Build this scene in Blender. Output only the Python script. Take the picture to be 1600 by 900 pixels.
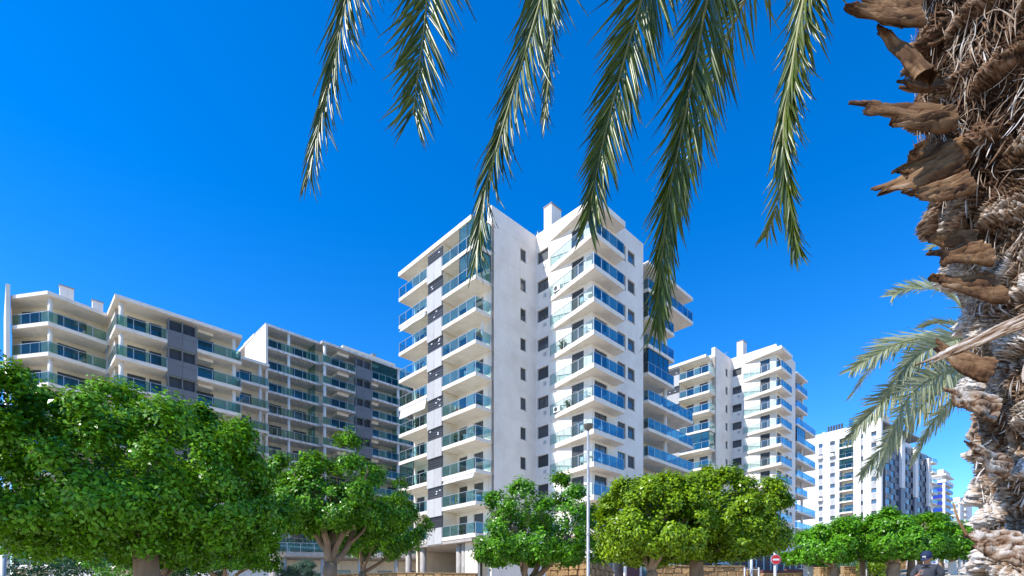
import bpy, math, random
import numpy as np
from mathutils import Vector, Matrix, noise
random.seed(7); rng = np.random.default_rng(7)
R = math.radians
sc = bpy.context.scene
for o in list(bpy.data.objects): bpy.data.objects.remove(o)
col = sc.collection
# ------------------------------------------------------------------ camera
F = 835.0; HZ = 943.0; EYE = 1.6            # focal in px of a 1600 wide frame, horizon row, eye height
cam = bpy.data.cameras.new('camera'); camo = bpy.data.objects.new('camera', cam); col.objects.link(camo)
camo.location = (0, 0, EYE); camo.rotation_euler = (R(90), 0, 0)
cam.sensor_width = 36; cam.lens = F/1600*36; cam.shift_y = (HZ-450)/1600
cam.clip_start = 0.05; cam.clip_end = 6000
sc.camera = camo
# ------------------------------------------------------------------ sky, sun, exposure
SUN_EL = R(46); SH = Vector((-0.899, -0.436))
sundir = Vector((SH.x*math.cos(SUN_EL), SH.y*math.cos(SUN_EL), math.sin(SUN_EL))).normalized()
w = bpy.data.worlds.new('World'); sc.world = w; w.use_nodes = True
nt = w.node_tree; nt.nodes.clear()
sky = nt.nodes.new('ShaderNodeTexSky'); sky.sky_type = 'NISHITA'; sky.sun_disc = False
sky.sun_elevation = SUN_EL; sky.sun_rotation = math.atan2(SH.x, SH.y)
sky.air_density = 1.0; sky.dust_density = 0.0; sky.ozone_density = 3.0; sky.altitude = 1200
hs = nt.nodes.new('ShaderNodeHueSaturation'); hs.inputs['Saturation'].default_value = 1.4; hs.inputs['Hue'].default_value = 0.508; hs.inputs['Value'].default_value = 1.22
bg = nt.nodes.new('ShaderNodeBackground'); bg.inputs['Strength'].default_value = 0.15
wo = nt.nodes.new('ShaderNodeOutputWorld')
nt.links.new(sky.outputs[0], hs.inputs['Color']); nt.links.new(hs.outputs[0], bg.inputs['Color']); nt.links.new(bg.outputs[0], wo.inputs[0])
sl = bpy.data.lights.new('sun', 'SUN'); sl.energy = 3.9; sl.angle = R(0.53); sl.color = (1.0, 0.96, 0.90)
so = bpy.data.objects.new('sun', sl); col.objects.link(so)
so.rotation_euler = (-sundir).to_track_quat('-Z', 'Y').to_euler()
sc.view_settings.view_transform = 'Standard'; sc.view_settings.look = 'None'
sc.view_settings.exposure = 0.72; sc.view_settings.gamma = 1.0; sc.view_settings.use_curve_mapping = False

# ------------------------------------------------------------------ helpers
def at(px, py, Y):
    return Vector(((px-800)/F*Y, Y, EYE+(HZ-py)/F*Y))
def gz(x, y):
    """height of the sloping ground"""
    yy = 90*(1-math.exp(-max(y, -40)/90)) if y > 0 else max(y, -40)
    yy = min(max(y, -40), 90); xx = min(max(x, -60), 80)
    return 0.05*yy + 0.035*xx + 0.0004*min(max(xx, 0)*max(yy, 0), 3500)
def mesh_np(name, V, Fq, smooth=False, tint=None):
    V = np.asarray(V, dtype=np.float32); Fq = np.asarray(Fq, dtype=np.int32)
    m = bpy.data.meshes.new(name); k = Fq.shape[1]
    m.vertices.add(len(V)); m.vertices.foreach_set('co', V.ravel())
    m.loops.add(Fq.size); m.loops.foreach_set('vertex_index', Fq.ravel())
    m.polygons.add(len(Fq)); m.polygons.foreach_set('loop_start', np.arange(0, Fq.size, k, dtype=np.int32))
    m.polygons.foreach_set('loop_total', np.full(len(Fq), k, dtype=np.int32))
    if smooth: m.polygons.foreach_set('use_smooth', np.ones(len(Fq), dtype=bool))
    m.update(calc_edges=True)
    if tint is not None:
        a = m.attributes.new('tint', 'FLOAT', 'POINT'); a.data.foreach_set('value', np.asarray(tint, dtype=np.float32))
    return m
class MB:
    def __init__(s): s.v = []; s.f = []
    def box(s, x0, y0, z0, x1, y1, z1):
        n = len(s.v)
        s.v += [(x0,y0,z0),(x1,y0,z0),(x1,y1,z0),(x0,y1,z0),(x0,y0,z1),(x1,y0,z1),(x1,y1,z1),(x0,y1,z1)]
        s.f += [tuple(n+i for i in q) for q in ((0,3,2,1),(4,5,6,7),(0,1,5,4),(1,2,6,5),(2,3,7,6),(3,0,4,7))]
        return s
    def bar(s, p, q, w, z0, z1):
        """upright board from p to q in plan, w wide"""
        p = Vector(p[:2]); q = Vector(q[:2]); d = (q-p).normalized(); n = Vector((-d.y, d.x))*w/2
        return s.prism([p-n, q-n, q+n, p+n], z0, z1)
    def prism(s, poly, z0, z1):
        n = len(s.v); k = len(poly)
        area = sum(poly[i][0]*poly[(i+1)%k][1]-poly[(i+1)%k][0]*poly[i][1] for i in range(k))
        if area < 0: poly = list(poly)[::-1]
        s.v += [(p[0], p[1], z0) for p in poly] + [(p[0], p[1], z1) for p in poly]
        s.f.append(tuple(n+i for i in range(k))[::-1]); s.f.append(tuple(n+k+i for i in range(k)))
        s.f += [(n+i, n+(i+1)%k, n+k+(i+1)%k, n+k+i) for i in range(k)]
        return s
    def tube(s, pts, rad, seg=8, cap=True):
        pts = [Vector(p) for p in pts]; n0 = len(s.v)
        if not hasattr(rad, '__len__'): rad = [rad]*len(pts)
        ref = None
        for i, p in enumerate(pts):
            d = (pts[min(i+1, len(pts)-1)]-pts[max(i-1, 0)]).normalized()
            if ref is None: ref = d.orthogonal().normalized()
            ref = (ref-d*ref.dot(d)).normalized(); b = d.cross(ref)
            for k in range(seg):
                a = 2*math.pi*k/seg
                s.v.append(tuple(p+(ref*math.cos(a)+b*math.sin(a))*rad[i]))
        for i in range(len(pts)-1):
            for k in range(seg):
                a = n0+i*seg+k; c = n0+i*seg+(k+1)%seg
                s.f.append((a, c, c+seg, a+seg))
        if cap:
            s.f.append(tuple(n0+k for k in range(seg))[::-1]); e = n0+(len(pts)-1)*seg
            s.f.append(tuple(e+k for k in range(seg)))
        return s
    def lathe(s, prof, seg=16, c=(0, 0)):
        n0 = len(s.v)
        for r, z in prof:
            for k in range(seg):
                a = 2*math.pi*k/seg; s.v.append((c[0]+r*math.cos(a), c[1]+r*math.sin(a), z))
        for i in range(len(prof)-1):
            for k in range(seg):
                a = n0+i*seg+k; b = n0+i*seg+(k+1)%seg
                s.f.append((a, b, b+seg, a+seg))
        s.f.append(tuple(n0+k for k in range(seg))[::-1]); e = n0+(len(prof)-1)*seg
        s.f.append(tuple(e+k for k in range(seg)))
        return s
    def mesh(s, name='m', smooth=False):
        m = bpy.data.meshes.new(name); m.from_pydata(s.v, [], s.f); m.update()
        if smooth: m.polygons.foreach_set('use_smooth', np.ones(len(m.polygons), dtype=bool))
        return m
def obj(name, data, mat=None, parent=None, loc=(0,0,0), rz=0.0):
    if isinstance(data, MB): data = data.mesh(name)
    o = bpy.data.objects.new(name, data); col.objects.link(o)
    if mat is not None and data is not None and len(data.materials) == 0: data.materials.append(mat)
    o.location = loc; o.rotation_euler = (0, 0, rz)
    if parent is not None: o.parent = parent
    return o
def tag(o, label, cat, group=None, kind=None):
    if label: o['label'] = label
    if cat: o['category'] = cat
    if group: o['group'] = group
    if kind: o['kind'] = kind
    return o
def empty(name, label, cat, loc=(0,0,0), rz=0.0, group=None):
    o = obj(name, None, None, None, loc, rz); o.empty_display_size = 0.3
    return tag(o, label, cat, group)
CACHE = {}
def cached(key, fn):
    if key not in CACHE: CACHE[key] = fn()
    return CACHE[key]

# ------------------------------------------------------------------ materials
MATS = {}
def nodes_of(name):
    m = bpy.data.materials.new(name); m.use_nodes = True; t = m.node_tree
    return m, t, t.nodes['Principled BSDF']
def mat(name, c, rough=0.8, c2=None, scale=1.0, stretch=(1,1,1), bump=0.0, bscale=60.0, spec=0.4, metal=0.0, detail=5.0, lo=0.35, hi=0.7, obrand=0.0):
    m, t, p = nodes_of(name); N = t.nodes.new; L = t.links.new
    p.inputs['Roughness'].default_value = rough; p.inputs['Specular IOR Level'].default_value = spec; p.inputs['Metallic'].default_value = metal
    tc = N('ShaderNodeTexCoord'); mp = N('ShaderNodeMapping'); mp.inputs['Scale'].default_value = stretch
    L(tc.outputs['Object'], mp.inputs[0])
    n = N('ShaderNodeTexNoise'); n.inputs['Scale'].default_value = scale; n.inputs['Detail'].default_value = detail
    L(mp.outputs[0], n.inputs['Vector'])
    r = N('ShaderNodeValToRGB'); r.color_ramp.elements[0].position = lo; r.color_ramp.elements[1].position = hi
    c2 = c2 or tuple(x*0.82 for x in c)
    r.color_ramp.elements[0].color = (*c2, 1); r.color_ramp.elements[1].color = (*c, 1)
    L(n.outputs[0], r.inputs[0]); out = r.outputs[0]
    if obrand:
        oi = N('ShaderNodeObjectInfo'); mr = N('ShaderNodeMapRange')
        mr.inputs[3].default_value = 1-obrand; mr.inputs[4].default_value = 1+obrand
        L(oi.outputs['Random'], mr.inputs[0])
        h = N('ShaderNodeHueSaturation'); L(mr.outputs[0], h.inputs['Value']); L(out, h.inputs['Color']); out = h.outputs[0]
    L(out, p.inputs['Base Color'])
    if bump:
        b = N('ShaderNodeBump'); b.inputs['Strength'].default_value = bump; b.inputs['Distance'].default_value = 0.02
        n2 = N('ShaderNodeTexNoise'); n2.inputs['Scale'].default_value = bscale; n2.inputs['Detail'].default_value = 6
        L(tc.outputs['Object'], n2.inputs['Vector']); L(n2.outputs[0], b.inputs['Height']); L(b.outputs[0], p.inputs['Normal'])
    MATS[name] = m; return m
def stucco(name, c, grime, gscale=0.5, streak=0.75):
    """painted render with rain streaks and blotches"""
    m, t, p = nodes_of(name); N = t.nodes.new; L = t.links.new
    p.inputs['Roughness'].default_value = 0.85; p.inputs['Specular IOR Level'].default_value = 0.25
    tc = N('ShaderNodeTexCoord')
    a = N('ShaderNodeTexNoise'); a.inputs['Scale'].default_value = gscale; a.inputs['Detail'].default_value = 7; a.inputs['Roughness'].default_value = 0.65
    L(tc.outputs['Object'], a.inputs['Vector'])
    mp = N('ShaderNodeMapping'); mp.inputs['Scale'].default_value = (2.6, 2.6, 0.16); L(tc.outputs['Object'], mp.inputs[0])
    b = N('ShaderNodeTexNoise'); b.inputs['Scale'].default_value = 1.0; b.inputs['Detail'].default_value = 6; L(mp.outputs[0], b.inputs['Vector'])
    ra = N('ShaderNodeMapRange'); ra.inputs[1].default_value = 0.42; ra.inputs[2].default_value = 0.75; L(a.outputs[0], ra.inputs[0])
    rb = N('ShaderNodeMapRange'); rb.inputs[1].default_value = 0.5; rb.inputs[2].default_value = 0.8; rb.inputs[4].default_value = streak; L(b.outputs[0], rb.inputs[0])
    mx = N('ShaderNodeMath'); mx.operation = 'MAXIMUM'; L(ra.outputs[0], mx.inputs[0]); L(rb.outputs[0], mx.inputs[1])
    mu = N('ShaderNodeMath'); mu.operation = 'MULTIPLY'; mu.inputs[1].default_value = 0.8; L(mx.outputs[0], mu.inputs[0])
    mi = N('ShaderNodeMix'); mi.data_type = 'RGBA'; L(mu.outputs[0], mi.inputs[0])
    mi.inputs[6].default_value = (*c, 1); mi.inputs[7].default_value = (*grime, 1)
    L(mi.outputs[2], p.inputs['Base Color'])
    bp = N('ShaderNodeBump'); bp.inputs['Strength'].default_value = 0.25; bp.inputs['Distance'].default_value = 0.02
    n2 = N('ShaderNodeTexNoise'); n2.inputs['Scale'].default_value = 25; n2.inputs['Detail'].default_value = 6
    L(tc.outputs['Object'], n2.inputs['Vector']); L(n2.outputs[0], bp.inputs['Height']); L(bp.outputs[0], p.inputs['Normal'])
    MATS[name] = m; return m
def glass(name, tint, refl=0.25, rough=0.03):
    """thin tinted pane: part clear, part mirror (Fresnel)"""
    m, t, p = nodes_of(name); N = t.nodes.new; L = t.links.new
    t.nodes.remove(p); o = t.nodes['Material Output']
    tr = N('ShaderNodeBsdfTransparent'); tr.inputs[0].default_value = (*tint, 1)
    g = N('ShaderNodeBsdfGlossy'); g.inputs['Roughness'].default_value = rough; g.inputs['Color'].default_value = (0.92, 0.98, 0.95, 1)
    lw = N('ShaderNodeLayerWeight'); pw = N('ShaderNodeMath'); pw.operation = 'POWER'; pw.inputs[1].default_value = 4.5; L(lw.outputs['Facing'], pw.inputs[0])
    ad = N('ShaderNodeMath'); ad.operation = 'ADD'; ad.use_clamp = True; ad.inputs[1].default_value = refl; L(pw.outputs[0], ad.inputs[0])
    mx = N('ShaderNodeMixShader'); L(ad.outputs[0], mx.inputs[0]); L(tr.outputs[0], mx.inputs[1]); L(g.outputs[0], mx.inputs[2])
    L(mx.outputs[0], o.inputs[0]); MATS[name] = m; return m
def window_glass(name, c, refl=0.12, rough=0.06, rnd=0.5):
    """dark room behind a reflecting pane"""
    m, t, p = nodes_of(name); N = t.nodes.new; L = t.links.new
    o = t.nodes['Material Output']; p.inputs['Roughness'].default_value = 0.6
    oi = N('ShaderNodeObjectInfo'); mr = N('ShaderNodeMapRange'); mr.inputs[3].default_value = 1-rnd; mr.inputs[4].default_value = 1+rnd
    L(oi.outputs['Random'], mr.inputs[0]); h = N('ShaderNodeHueSaturation'); h.inputs['Color'].default_value = (*c, 1)
    L(mr.outputs[0], h.inputs['Value']); L(h.outputs[0], p.inputs['Base Color'])
    g = N('ShaderNodeBsdfGlossy'); g.inputs['Roughness'].default_value = rough
    fr = N('ShaderNodeFresnel'); fr.inputs['IOR'].default_value = 1.5
    ad = N('ShaderNodeMath'); ad.operation = 'ADD'; ad.use_clamp = True; ad.inputs[1].default_value = refl; L(fr.outputs[0], ad.inputs[0])
    mx = N('ShaderNodeMixShader'); L(ad.outputs[0], mx.inputs[0]); L(p.outputs[0], mx.inputs[1]); L(g.outputs[0], mx.inputs[2])
    L(mx.outputs[0], o.inputs[0]); MATS[name] = m; return m
def leafmat(name, dark, light, spec=0.5, rough=0.35, trans=0.25):
    m, t, p = nodes_of(name); N = t.nodes.new; L = t.links.new; o = t.nodes['Material Output']
    at_ = N('ShaderNodeAttribute'); at_.attribute_name = 'tint'
    r = N('ShaderNodeValToRGB'); r.color_ramp.elements[0].color = (*dark, 1); r.color_ramp.elements[1].color = (*light, 1)
    oi = N('ShaderNodeObjectInfo'); ad = N('ShaderNodeMath'); ad.operation = 'MULTIPLY_ADD'; ad.inputs[1].default_value = 0.15
    L(oi.outputs['Random'], ad.inputs[0]); L(at_.outputs['Fac'], ad.inputs[2])
    L(ad.outputs[0], r.inputs[0]); L(r.outputs[0], p.inputs['Base Color'])
    p.inputs['Roughness'].default_value = rough; p.inputs['Specular IOR Level'].default_value = spec
    tl = N('ShaderNodeBsdfTranslucent'); h = N('ShaderNodeHueSaturation'); h.inputs['Value'].default_value = 1.6; h.inputs['Hue'].default_value = 0.485
    L(r.outputs[0], h.inputs['Color']); L(h.outputs[0], tl.inputs[0])
    mx = N('ShaderNodeMixShader'); mx.inputs[0].default_value = trans; L(p.outputs[0], mx.inputs[1]); L(tl.outputs[0], mx.inputs[2])
    L(mx.outputs[0], o.inputs[0]); MATS[name] = m; return m
def barkmat(name, cols, rough=0.9, scale=18, stretch=(1,1,0.3), bump=0.8):
    """colour from the per-flake tint plus grain"""
    m, t, p = nodes_of(name); N = t.nodes.new; L = t.links.new
    at_ = N('ShaderNodeAttribute'); at_.attribute_name = 'tint'
    tc = N('ShaderNodeTexCoord'); mp = N('ShaderNodeMapping'); mp.inputs['Scale'].default_value = stretch; L(tc.outputs['Object'], mp.inputs[0])
    n = N('ShaderNodeTexNoise'); n.inputs['Scale'].default_value = scale; n.inputs['Detail'].default_value = 8; n.inputs['Roughness'].default_value = 0.7; L(mp.outputs[0], n.inputs['Vector'])
    ad = N('ShaderNodeMath'); ad.operation = 'MULTIPLY_ADD'; ad.inputs[1].default_value = 0.5; L(n.outputs[0], ad.inputs[0])
    sb = N('ShaderNodeMath'); sb.operation = 'SUBTRACT'; sb.inputs[1].default_value = 0.25; L(at_.outputs['Fac'], sb.inputs[0]); L(sb.outputs[0], ad.inputs[2])
    r = N('ShaderNodeValToRGB'); e = r.color_ramp.elements
    e[0].color = (*cols[0], 1); e[1].color = (*cols[-1], 1)
    for i, c in enumerate(cols[1:-1]):
        q = e.new((i+1)/(len(cols)-1)); q.color = (*c, 1)
    L(ad.outputs[0], r.inputs[0]); L(r.outputs[0], p.inputs['Base Color'])
    p.inputs['Roughness'].default_value = rough; p.inputs['Specular IOR Level'].default_value = 0.2
    b = N('ShaderNodeBump'); b.inputs['Strength'].default_value = bump; b.inputs['Distance'].default_value = 0.01; L(n.outputs[0], b.inputs['Height']); L(b.outputs[0], p.inputs['Normal'])
    MATS[name] = m; return m

M_wall = stucco('white_render', (0.85, 0.765, 0.675), (0.66, 0.57, 0.48))
M_wall2 = stucco('cream_render', (0.80, 0.69, 0.55), (0.58, 0.49, 0.38), 0.6)
M_old = stucco('weathered_render', (0.76, 0.67, 0.56), (0.36, 0.31, 0.27), 1.3, 0.9)
M_slab = stucco('slab_paint', (0.85, 0.765, 0.66), (0.64, 0.55, 0.44), 1.0, 0.6)
M_far = stucco('far_render', (0.80, 0.76, 0.72), (0.66, 0.62, 0.60), 0.2, 0.4)
M_roofdark = mat('roof_felt', (0.30, 0.26, 0.24), 0.9)
M_rail = mat('aluminium', (0.55, 0.56, 0.57), 0.4, metal=0.6)
M_frame = mat('dark_frame', (0.05, 0.055, 0.06), 0.5)
M_glassL = glass('balustrade_glass', (0.58, 0.80, 0.82), 0.08)
M_glassR = glass('balustrade_glass_sky_tint', (0.26, 0.52, 0.66), 0.13)  # sky reflection of the shaded facades put into a bluer pane tint
M_glassC = glass('clear_balustrade_glass', (0.80, 0.90, 0.91), 0.03)
M_glassF = glass('green_balustrade_glass', (0.55, 0.74, 0.71), 0.025)
M_win = window_glass('window_glass', (0.035, 0.05, 0.065), 0.05)
M_winb = window_glass('blue_window_glass', (0.02, 0.07, 0.12), 0.12)
M_blind = mat('roller_blind', (0.07, 0.075, 0.085), 0.6, c2=(0.05, 0.055, 0.06), scale=0.5, stretch=(1,1,30), obrand=0.4)
M_panel = mat('grey_panel', (0.50, 0.49, 0.47), 0.6, c2=(0.38, 0.36, 0.34), scale=4, stretch=(6, 6, 0.4), obrand=0.08)
M_dpanel = mat('dark_grey_panel', (0.19, 0.19, 0.195), 0.6, c2=(0.15, 0.15, 0.155), scale=4, stretch=(6, 6, 0.4), obrand=0.06)
M_louver = mat('louvre', (0.05, 0.052, 0.058), 0.5, obrand=0.3)
M_maroon = mat('maroon_panel', (0.13, 0.045, 0.045), 0.7, c2=(0.09, 0.03, 0.03), scale=3, obrand=0.12)
M_conc = mat('concrete', (0.46, 0.42, 0.37), 0.85, c2=(0.34, 0.30, 0.26), scale=2, bump=0.2)
M_stone = mat('sandstone', (0.52, 0.33, 0.14), 0.9, c2=(0.27, 0.155, 0.065), scale=9, bump=0.9, bscale=22, obrand=0.28)
M_mortar = mat('mortar', (0.40, 0.27, 0.14), 0.95, c2=(0.26, 0.17, 0.08), scale=6)
M_pave = mat('paving', (0.50, 0.43, 0.35), 0.85, c2=(0.42, 0.36, 0.29), scale=1.5, bump=0.15)
M_ground = mat('ground_sheet', (0.46, 0.39, 0.31), 0.9, c2=(0.37, 0.31, 0.24), scale=0.6, bump=0.3, bscale=8)
M_metalw = mat('painted_steel', (0.62, 0.63, 0.65), 0.4, c2=(0.45, 0.46, 0.47), scale=6)
M_white = mat('white_plastic', (0.8, 0.8, 0.79), 0.45)
M_red = mat('sign_red', (0.62, 0.03, 0.03), 0.45)
M_trunkw = barkmat('ficus_bark', [(0.10,0.06,0.035),(0.30,0.20,0.13),(0.48,0.38,0.29)], 0.9, 9, (1,1,0.4), 0.6)
M_leaf = leafmat('ficus_leaf', (0.012, 0.075, 0.002), (0.22, 0.50, 0.014), 0.32, 0.3, 0.18)
M_leaf2 = leafmat('ficus_leaf_yellowish', (0.04, 0.115, 0.003), (0.35, 0.52, 0.015), 0.32, 0.3, 0.2)
M_leaf3 = leafmat('ficus_leaf_bright', (0.014, 0.085, 0.003), (0.19, 0.48, 0.018), 0.32, 0.32, 0.22)
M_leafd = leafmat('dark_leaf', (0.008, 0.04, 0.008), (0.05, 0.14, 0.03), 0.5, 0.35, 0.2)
M_conif = leafmat('blue_green_needle', (0.03, 0.09, 0.06), (0.16, 0.28, 0.20), 0.3, 0.5, 0.2)
M_frond = leafmat('palm_leaflet', (0.014, 0.04, 0.003), (0.13, 0.17, 0.018), 0.5, 0.36, 0.14)
M_frond2 = leafmat('pale_palm_leaflet', (0.10, 0.14, 0.05), (0.44, 0.45, 0.27), 0.5, 0.4, 0.3)
M_rachis = mat('palm_rachis', (0.22, 0.22, 0.07), 0.5)
M_barkl = barkmat('palm_bark', [(0.028,0.013,0.007),(0.15,0.08,0.042),(0.33,0.245,0.175),(0.56,0.50,0.44),(0.74,0.70,0.66)], 0.9, 22, (1,1,0.35), 0.7)
M_boot = barkmat('palm_leaf_base', [(0.04,0.018,0.009),(0.15,0.075,0.034),(0.29,0.165,0.08),(0.48,0.36,0.25)], 0.9, 11, (2.2,0.25,2.2), 1.0)
# ------------------------------------------------------------------ ground
def make_ground():
    xs = sorted(set([-3000,-1500,-800,-400,-200,-120,-80] + list(range(-60, 121, 6)) + [80, 150, 200, 300, 500, 900, 1600, 3000]))
    ys = sorted(set([-800,-300,-120,-60] + list(range(-40, 121, 5)) + [150,200,300,500,900,1600,3000]))
    V = [(x, y, gz(x, y)-0.006) for y in ys for x in xs]; nx = len(xs)
    Fq = [(j*nx+i, j*nx+i+1, (j+1)*nx+i+1, (j+1)*nx+i) for j in range(len(ys)-1) for i in range(nx-1)]
    o = obj('ground', mesh_np('ground', V, Fq, True), M_ground); o['kind'] = 'structure'
    # paved promenade on the right, sheet of slabs with joints, a hand above the ground sheet
    pr = obj('promenade', None); pr['kind'] = 'structure'
    strips = []
    for j in range(34):
        y0 = 24+j*2.2; y1 = y0+2.17
        xa = 0.62*y0-2; xb = 1.05*y0+6
        mb = MB(); n = 10; v = []
        for k in range(n+1):
            for yy in (y0, y1):
                x = xa+(xb-xa)*k/n; v.append((x, yy, gz(x, yy)+0.03))
        f = [(2*k, 2*k+2, 2*k+3, 2*k+1) for k in range(n)]
        me = bpy.data.meshes.new('paving_strip'); me.from_pydata(v, [], f); me.update()
        obj('paving_strip', me, M_pave, pr)
make_ground()

# ------------------------------------------------------------------ building kit
def wall_mesh(p0, p1, z0, z1, th, holes):
    """wall from p0 to p1 (left to right seen from outside); holes = (s0,s1,z0,z1) are cut through it"""
    p0 = Vector(p0); p1 = Vector(p1); d = (p1-p0).normalized(); n = Vector((-d.y, d.x)); Ls = (p1-p0).length
    S = sorted({0, Ls} | {h[0] for h in holes} | {h[1] for h in holes}); Z = sorted({z0, z1} | {h[2] for h in holes} | {h[3] for h in holes})
    def solid(i, j):
        if i < 0 or j < 0 or i >= len(S)-1 or j >= len(Z)-1: return False
        sm = (S[i]+S[i+1])/2; zm = (Z[j]+Z[j+1])/2
        return not any(h[0] < sm < h[1] and h[2] < zm < h[3] for h in holes)
    v = []; f = []; idx = {}
    def P(i, j, k):
        key = (i, j, k)
        if key not in idx:
            q = p0+d*S[i]+n*(th if k else 0); idx[key] = len(v); v.append((q.x, q.y, Z[j]))
        return idx[key]
    for i in range(len(S)-1):
        for j in range(len(Z)-1):
            if not solid(i, j): continue
            f.append((P(i,j,0), P(i+1,j,0), P(i+1,j+1,0), P(i,j+1,0)))
            f.append((P(i,j,1), P(i,j+1,1), P(i+1,j+1,1), P(i+1,j,1)))
            if not solid(i-1, j): f.append((P(i,j,0), P(i,j+1,0), P(i,j+1,1), P(i,j,1)))
            if not solid(i+1, j): f.append((P(i+1,j,0), P(i+1,j,1), P(i+1,j+1,1), P(i+1,j+1,0)))
            if not solid(i, j-1): f.append((P(i,j,0), P(i,j,1), P(i+1,j,1), P(i+1,j,0)))
            if not solid(i, j+1): f.append((P(i,j+1,0), P(i+1,j+1,0), P(i+1,j+1,1), P(i,j+1,1)))
    m = bpy.data.meshes.new('wall'); m.from_pydata(v, [], f); m.update(); return m
def window(parent, p0, p1, hole, depth=0.14, leaves=1, pm=None, blind=0.0, name='window', fm=None, sill=False):
    """framed window set into a hole of the wall p0-p1"""
    p0 = Vector(p0); p1 = Vector(p1); d = (p1-p0).normalized(); n = Vector((-d.y, d.x))
    s0, s1, z0, z1 = hole; wd = s1-s0; ht = z1-z0; q = p0+d*s0+n*depth
    kf = ('wf', round(wd, 2), round(ht, 2), leaves)
    def fr():
        b = MB(); t = 0.055
        b.box(0,0,0, t,0.06,ht); b.box(wd-t,0,0, wd,0.06,ht); b.box(t,0,0, wd-t,0.06,t); b.box(t,0,ht-t, wd-t,0.06,ht)
        for k in range(1, leaves): b.box(wd*k/leaves-t/2, 0.004, t, wd*k/leaves+t/2, 0.064, ht-t)
        return b.mesh('window_frame')
    def pn(): return MB().box(0.03, 0.03, 0.03, wd-0.03, 0.045, ht-0.03).mesh('pane')
    rz = math.atan2(d.y, d.x)
    fo = obj(name, cached(kf+('f', (fm or M_frame).name), fr), fm or M_frame, parent, (q.x, q.y, z0), rz)
    pmat = pm or M_win
    obj('pane', cached(kf+('p', pmat.name), pn), pmat, fo)
    if blind > 0.02:
        kb = ('bl', round(wd, 2), round(ht, 2), round(blind, 1))
        obj('roller_blind', cached(kb, lambda: MB().box(0.05, 0.008, ht*(1-round(blind, 1)), wd-0.05, 0.024, ht-0.05).mesh('roller_blind')), M_blind, fo)
    if sill:
        obj('sill', cached(('sl', round(wd, 2)), lambda: MB().box(-0.05, -depth-0.04, -0.05, wd+0.05, -0.003, -0.004).mesh('sill')), M_conc, fo)
    return fo
def balcony(parent, key, poly, rails, z, th=0.30, gm=None, sm=None, h=1.05, name='balcony', sp=1.25, drop=True):
    """slab with glass balustrade; rails = list of paths round its open edges"""
    gm = gm or M_glassL; sm = sm or M_slab
    so_ = obj(name, cached((key, 'slab', sm.name), lambda: MB().prism(poly, -th, 0).mesh('balcony_slab')), sm, parent, (0, 0, z))
    for ri, path in enumerate(rails):
        gmr = gm
        if isinstance(path, tuple): path, gmr = path
        def frame():
            b = MB()
            for p, q in zip(path[:-1], path[1:]):
                p = Vector(p); q = Vector(q); Ls = (q-p).length; n = max(1, round(Ls/sp)); d = (q-p)/Ls
                b.bar(p, q, 0.06, h-0.035, h)
                for k in range(n+1):
                    c = p+d*Ls*k/n
                    if k == n and q != Vector(path[-1]): continue
                    b.box(c.x-0.022, c.y-0.022, 0.002, c.x+0.022, c.y+0.022, h-0.036)
            return b.mesh('railing')
        obj('railing', cached((key, 'rail', ri), frame), M_rail, so_)
        for si, (p, q) in enumerate(zip(path[:-1], path[1:])):
            p = Vector(p); q = Vector(q); Ls = (q-p).length; n = max(1, round(Ls/sp)); d = (q-p)/Ls
            for k in range(n):
                def pane(): return MB().bar(p+d*(Ls*k/n+0.045), p+d*(Ls*(k+1)/n-0.045), 0.014, 0.07, h-0.05).mesh('glass_panel')
                obj('glass_panel', cached((key, 'pane', ri, si, k, gmr.name), pane), gmr, so_)
    return so_
def glazing(parent, key, path, z, ht, gm, name='glazed_enclosure', sp=1.3):
    """floor to ceiling glass screen round a balcony"""
    def frame():
        b = MB()
        for p, q in zip(path[:-1], path[1:]):
            p = Vector(p); q = Vector(q); Ls = (q-p).length; n = max(1, round(Ls/sp)); d = (q-p)/Ls
            b.bar(p, q, 0.06, 0, 0.06); b.bar(p, q, 0.06, ht-0.06, ht)
            for k in range(n+1):
                c = p+d*Ls*k/n; b.box(c.x-0.03, c.y-0.03, 0.062, c.x+0.03, c.y+0.03, ht-0.062)
        return b.mesh('enclosure_frame')
    e = obj(name, cached((key, 'gf'), frame), M_frame, parent, (0, 0, z))
    for si, (p, q) in enumerate(zip(path[:-1], path[1:])):
        p = Vector(p); q = Vector(q); Ls = (q-p).length; n = max(1, round(Ls/sp)); d = (q-p)/Ls
        for k in range(n):
            obj('pane', cached((key, 'gp', si, k), lambda: MB().bar(p+d*(Ls*k/n+0.04), p+d*(Ls*(k+1)/n-0.04), 0.014, 0.07, ht-0.07).mesh('pane')), gm, e)
    return e
def column(parent, x, y, z0, z1, r=0.2, m=None, name='column'):
    return obj(name, cached((name, round(z1-z0, 2), r), lambda: MB().lathe([(r, 0), (r, z1-z0)], 18).mesh(name, True)), m or M_slab, parent, (x, y, z0))
def chimney(parent, x, y, z, sx, sy, h, m=None):
    c = obj('chimney', MB().box(0, 0, 0, sx, sy, h), m or M_wall, parent, (x, y, z))
    obj('chimney_cap', MB().box(-0.06, -0.06, h+0.002, sx+0.06, sy+0.06, h+0.1), M_roofdark, c)
    return c

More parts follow.
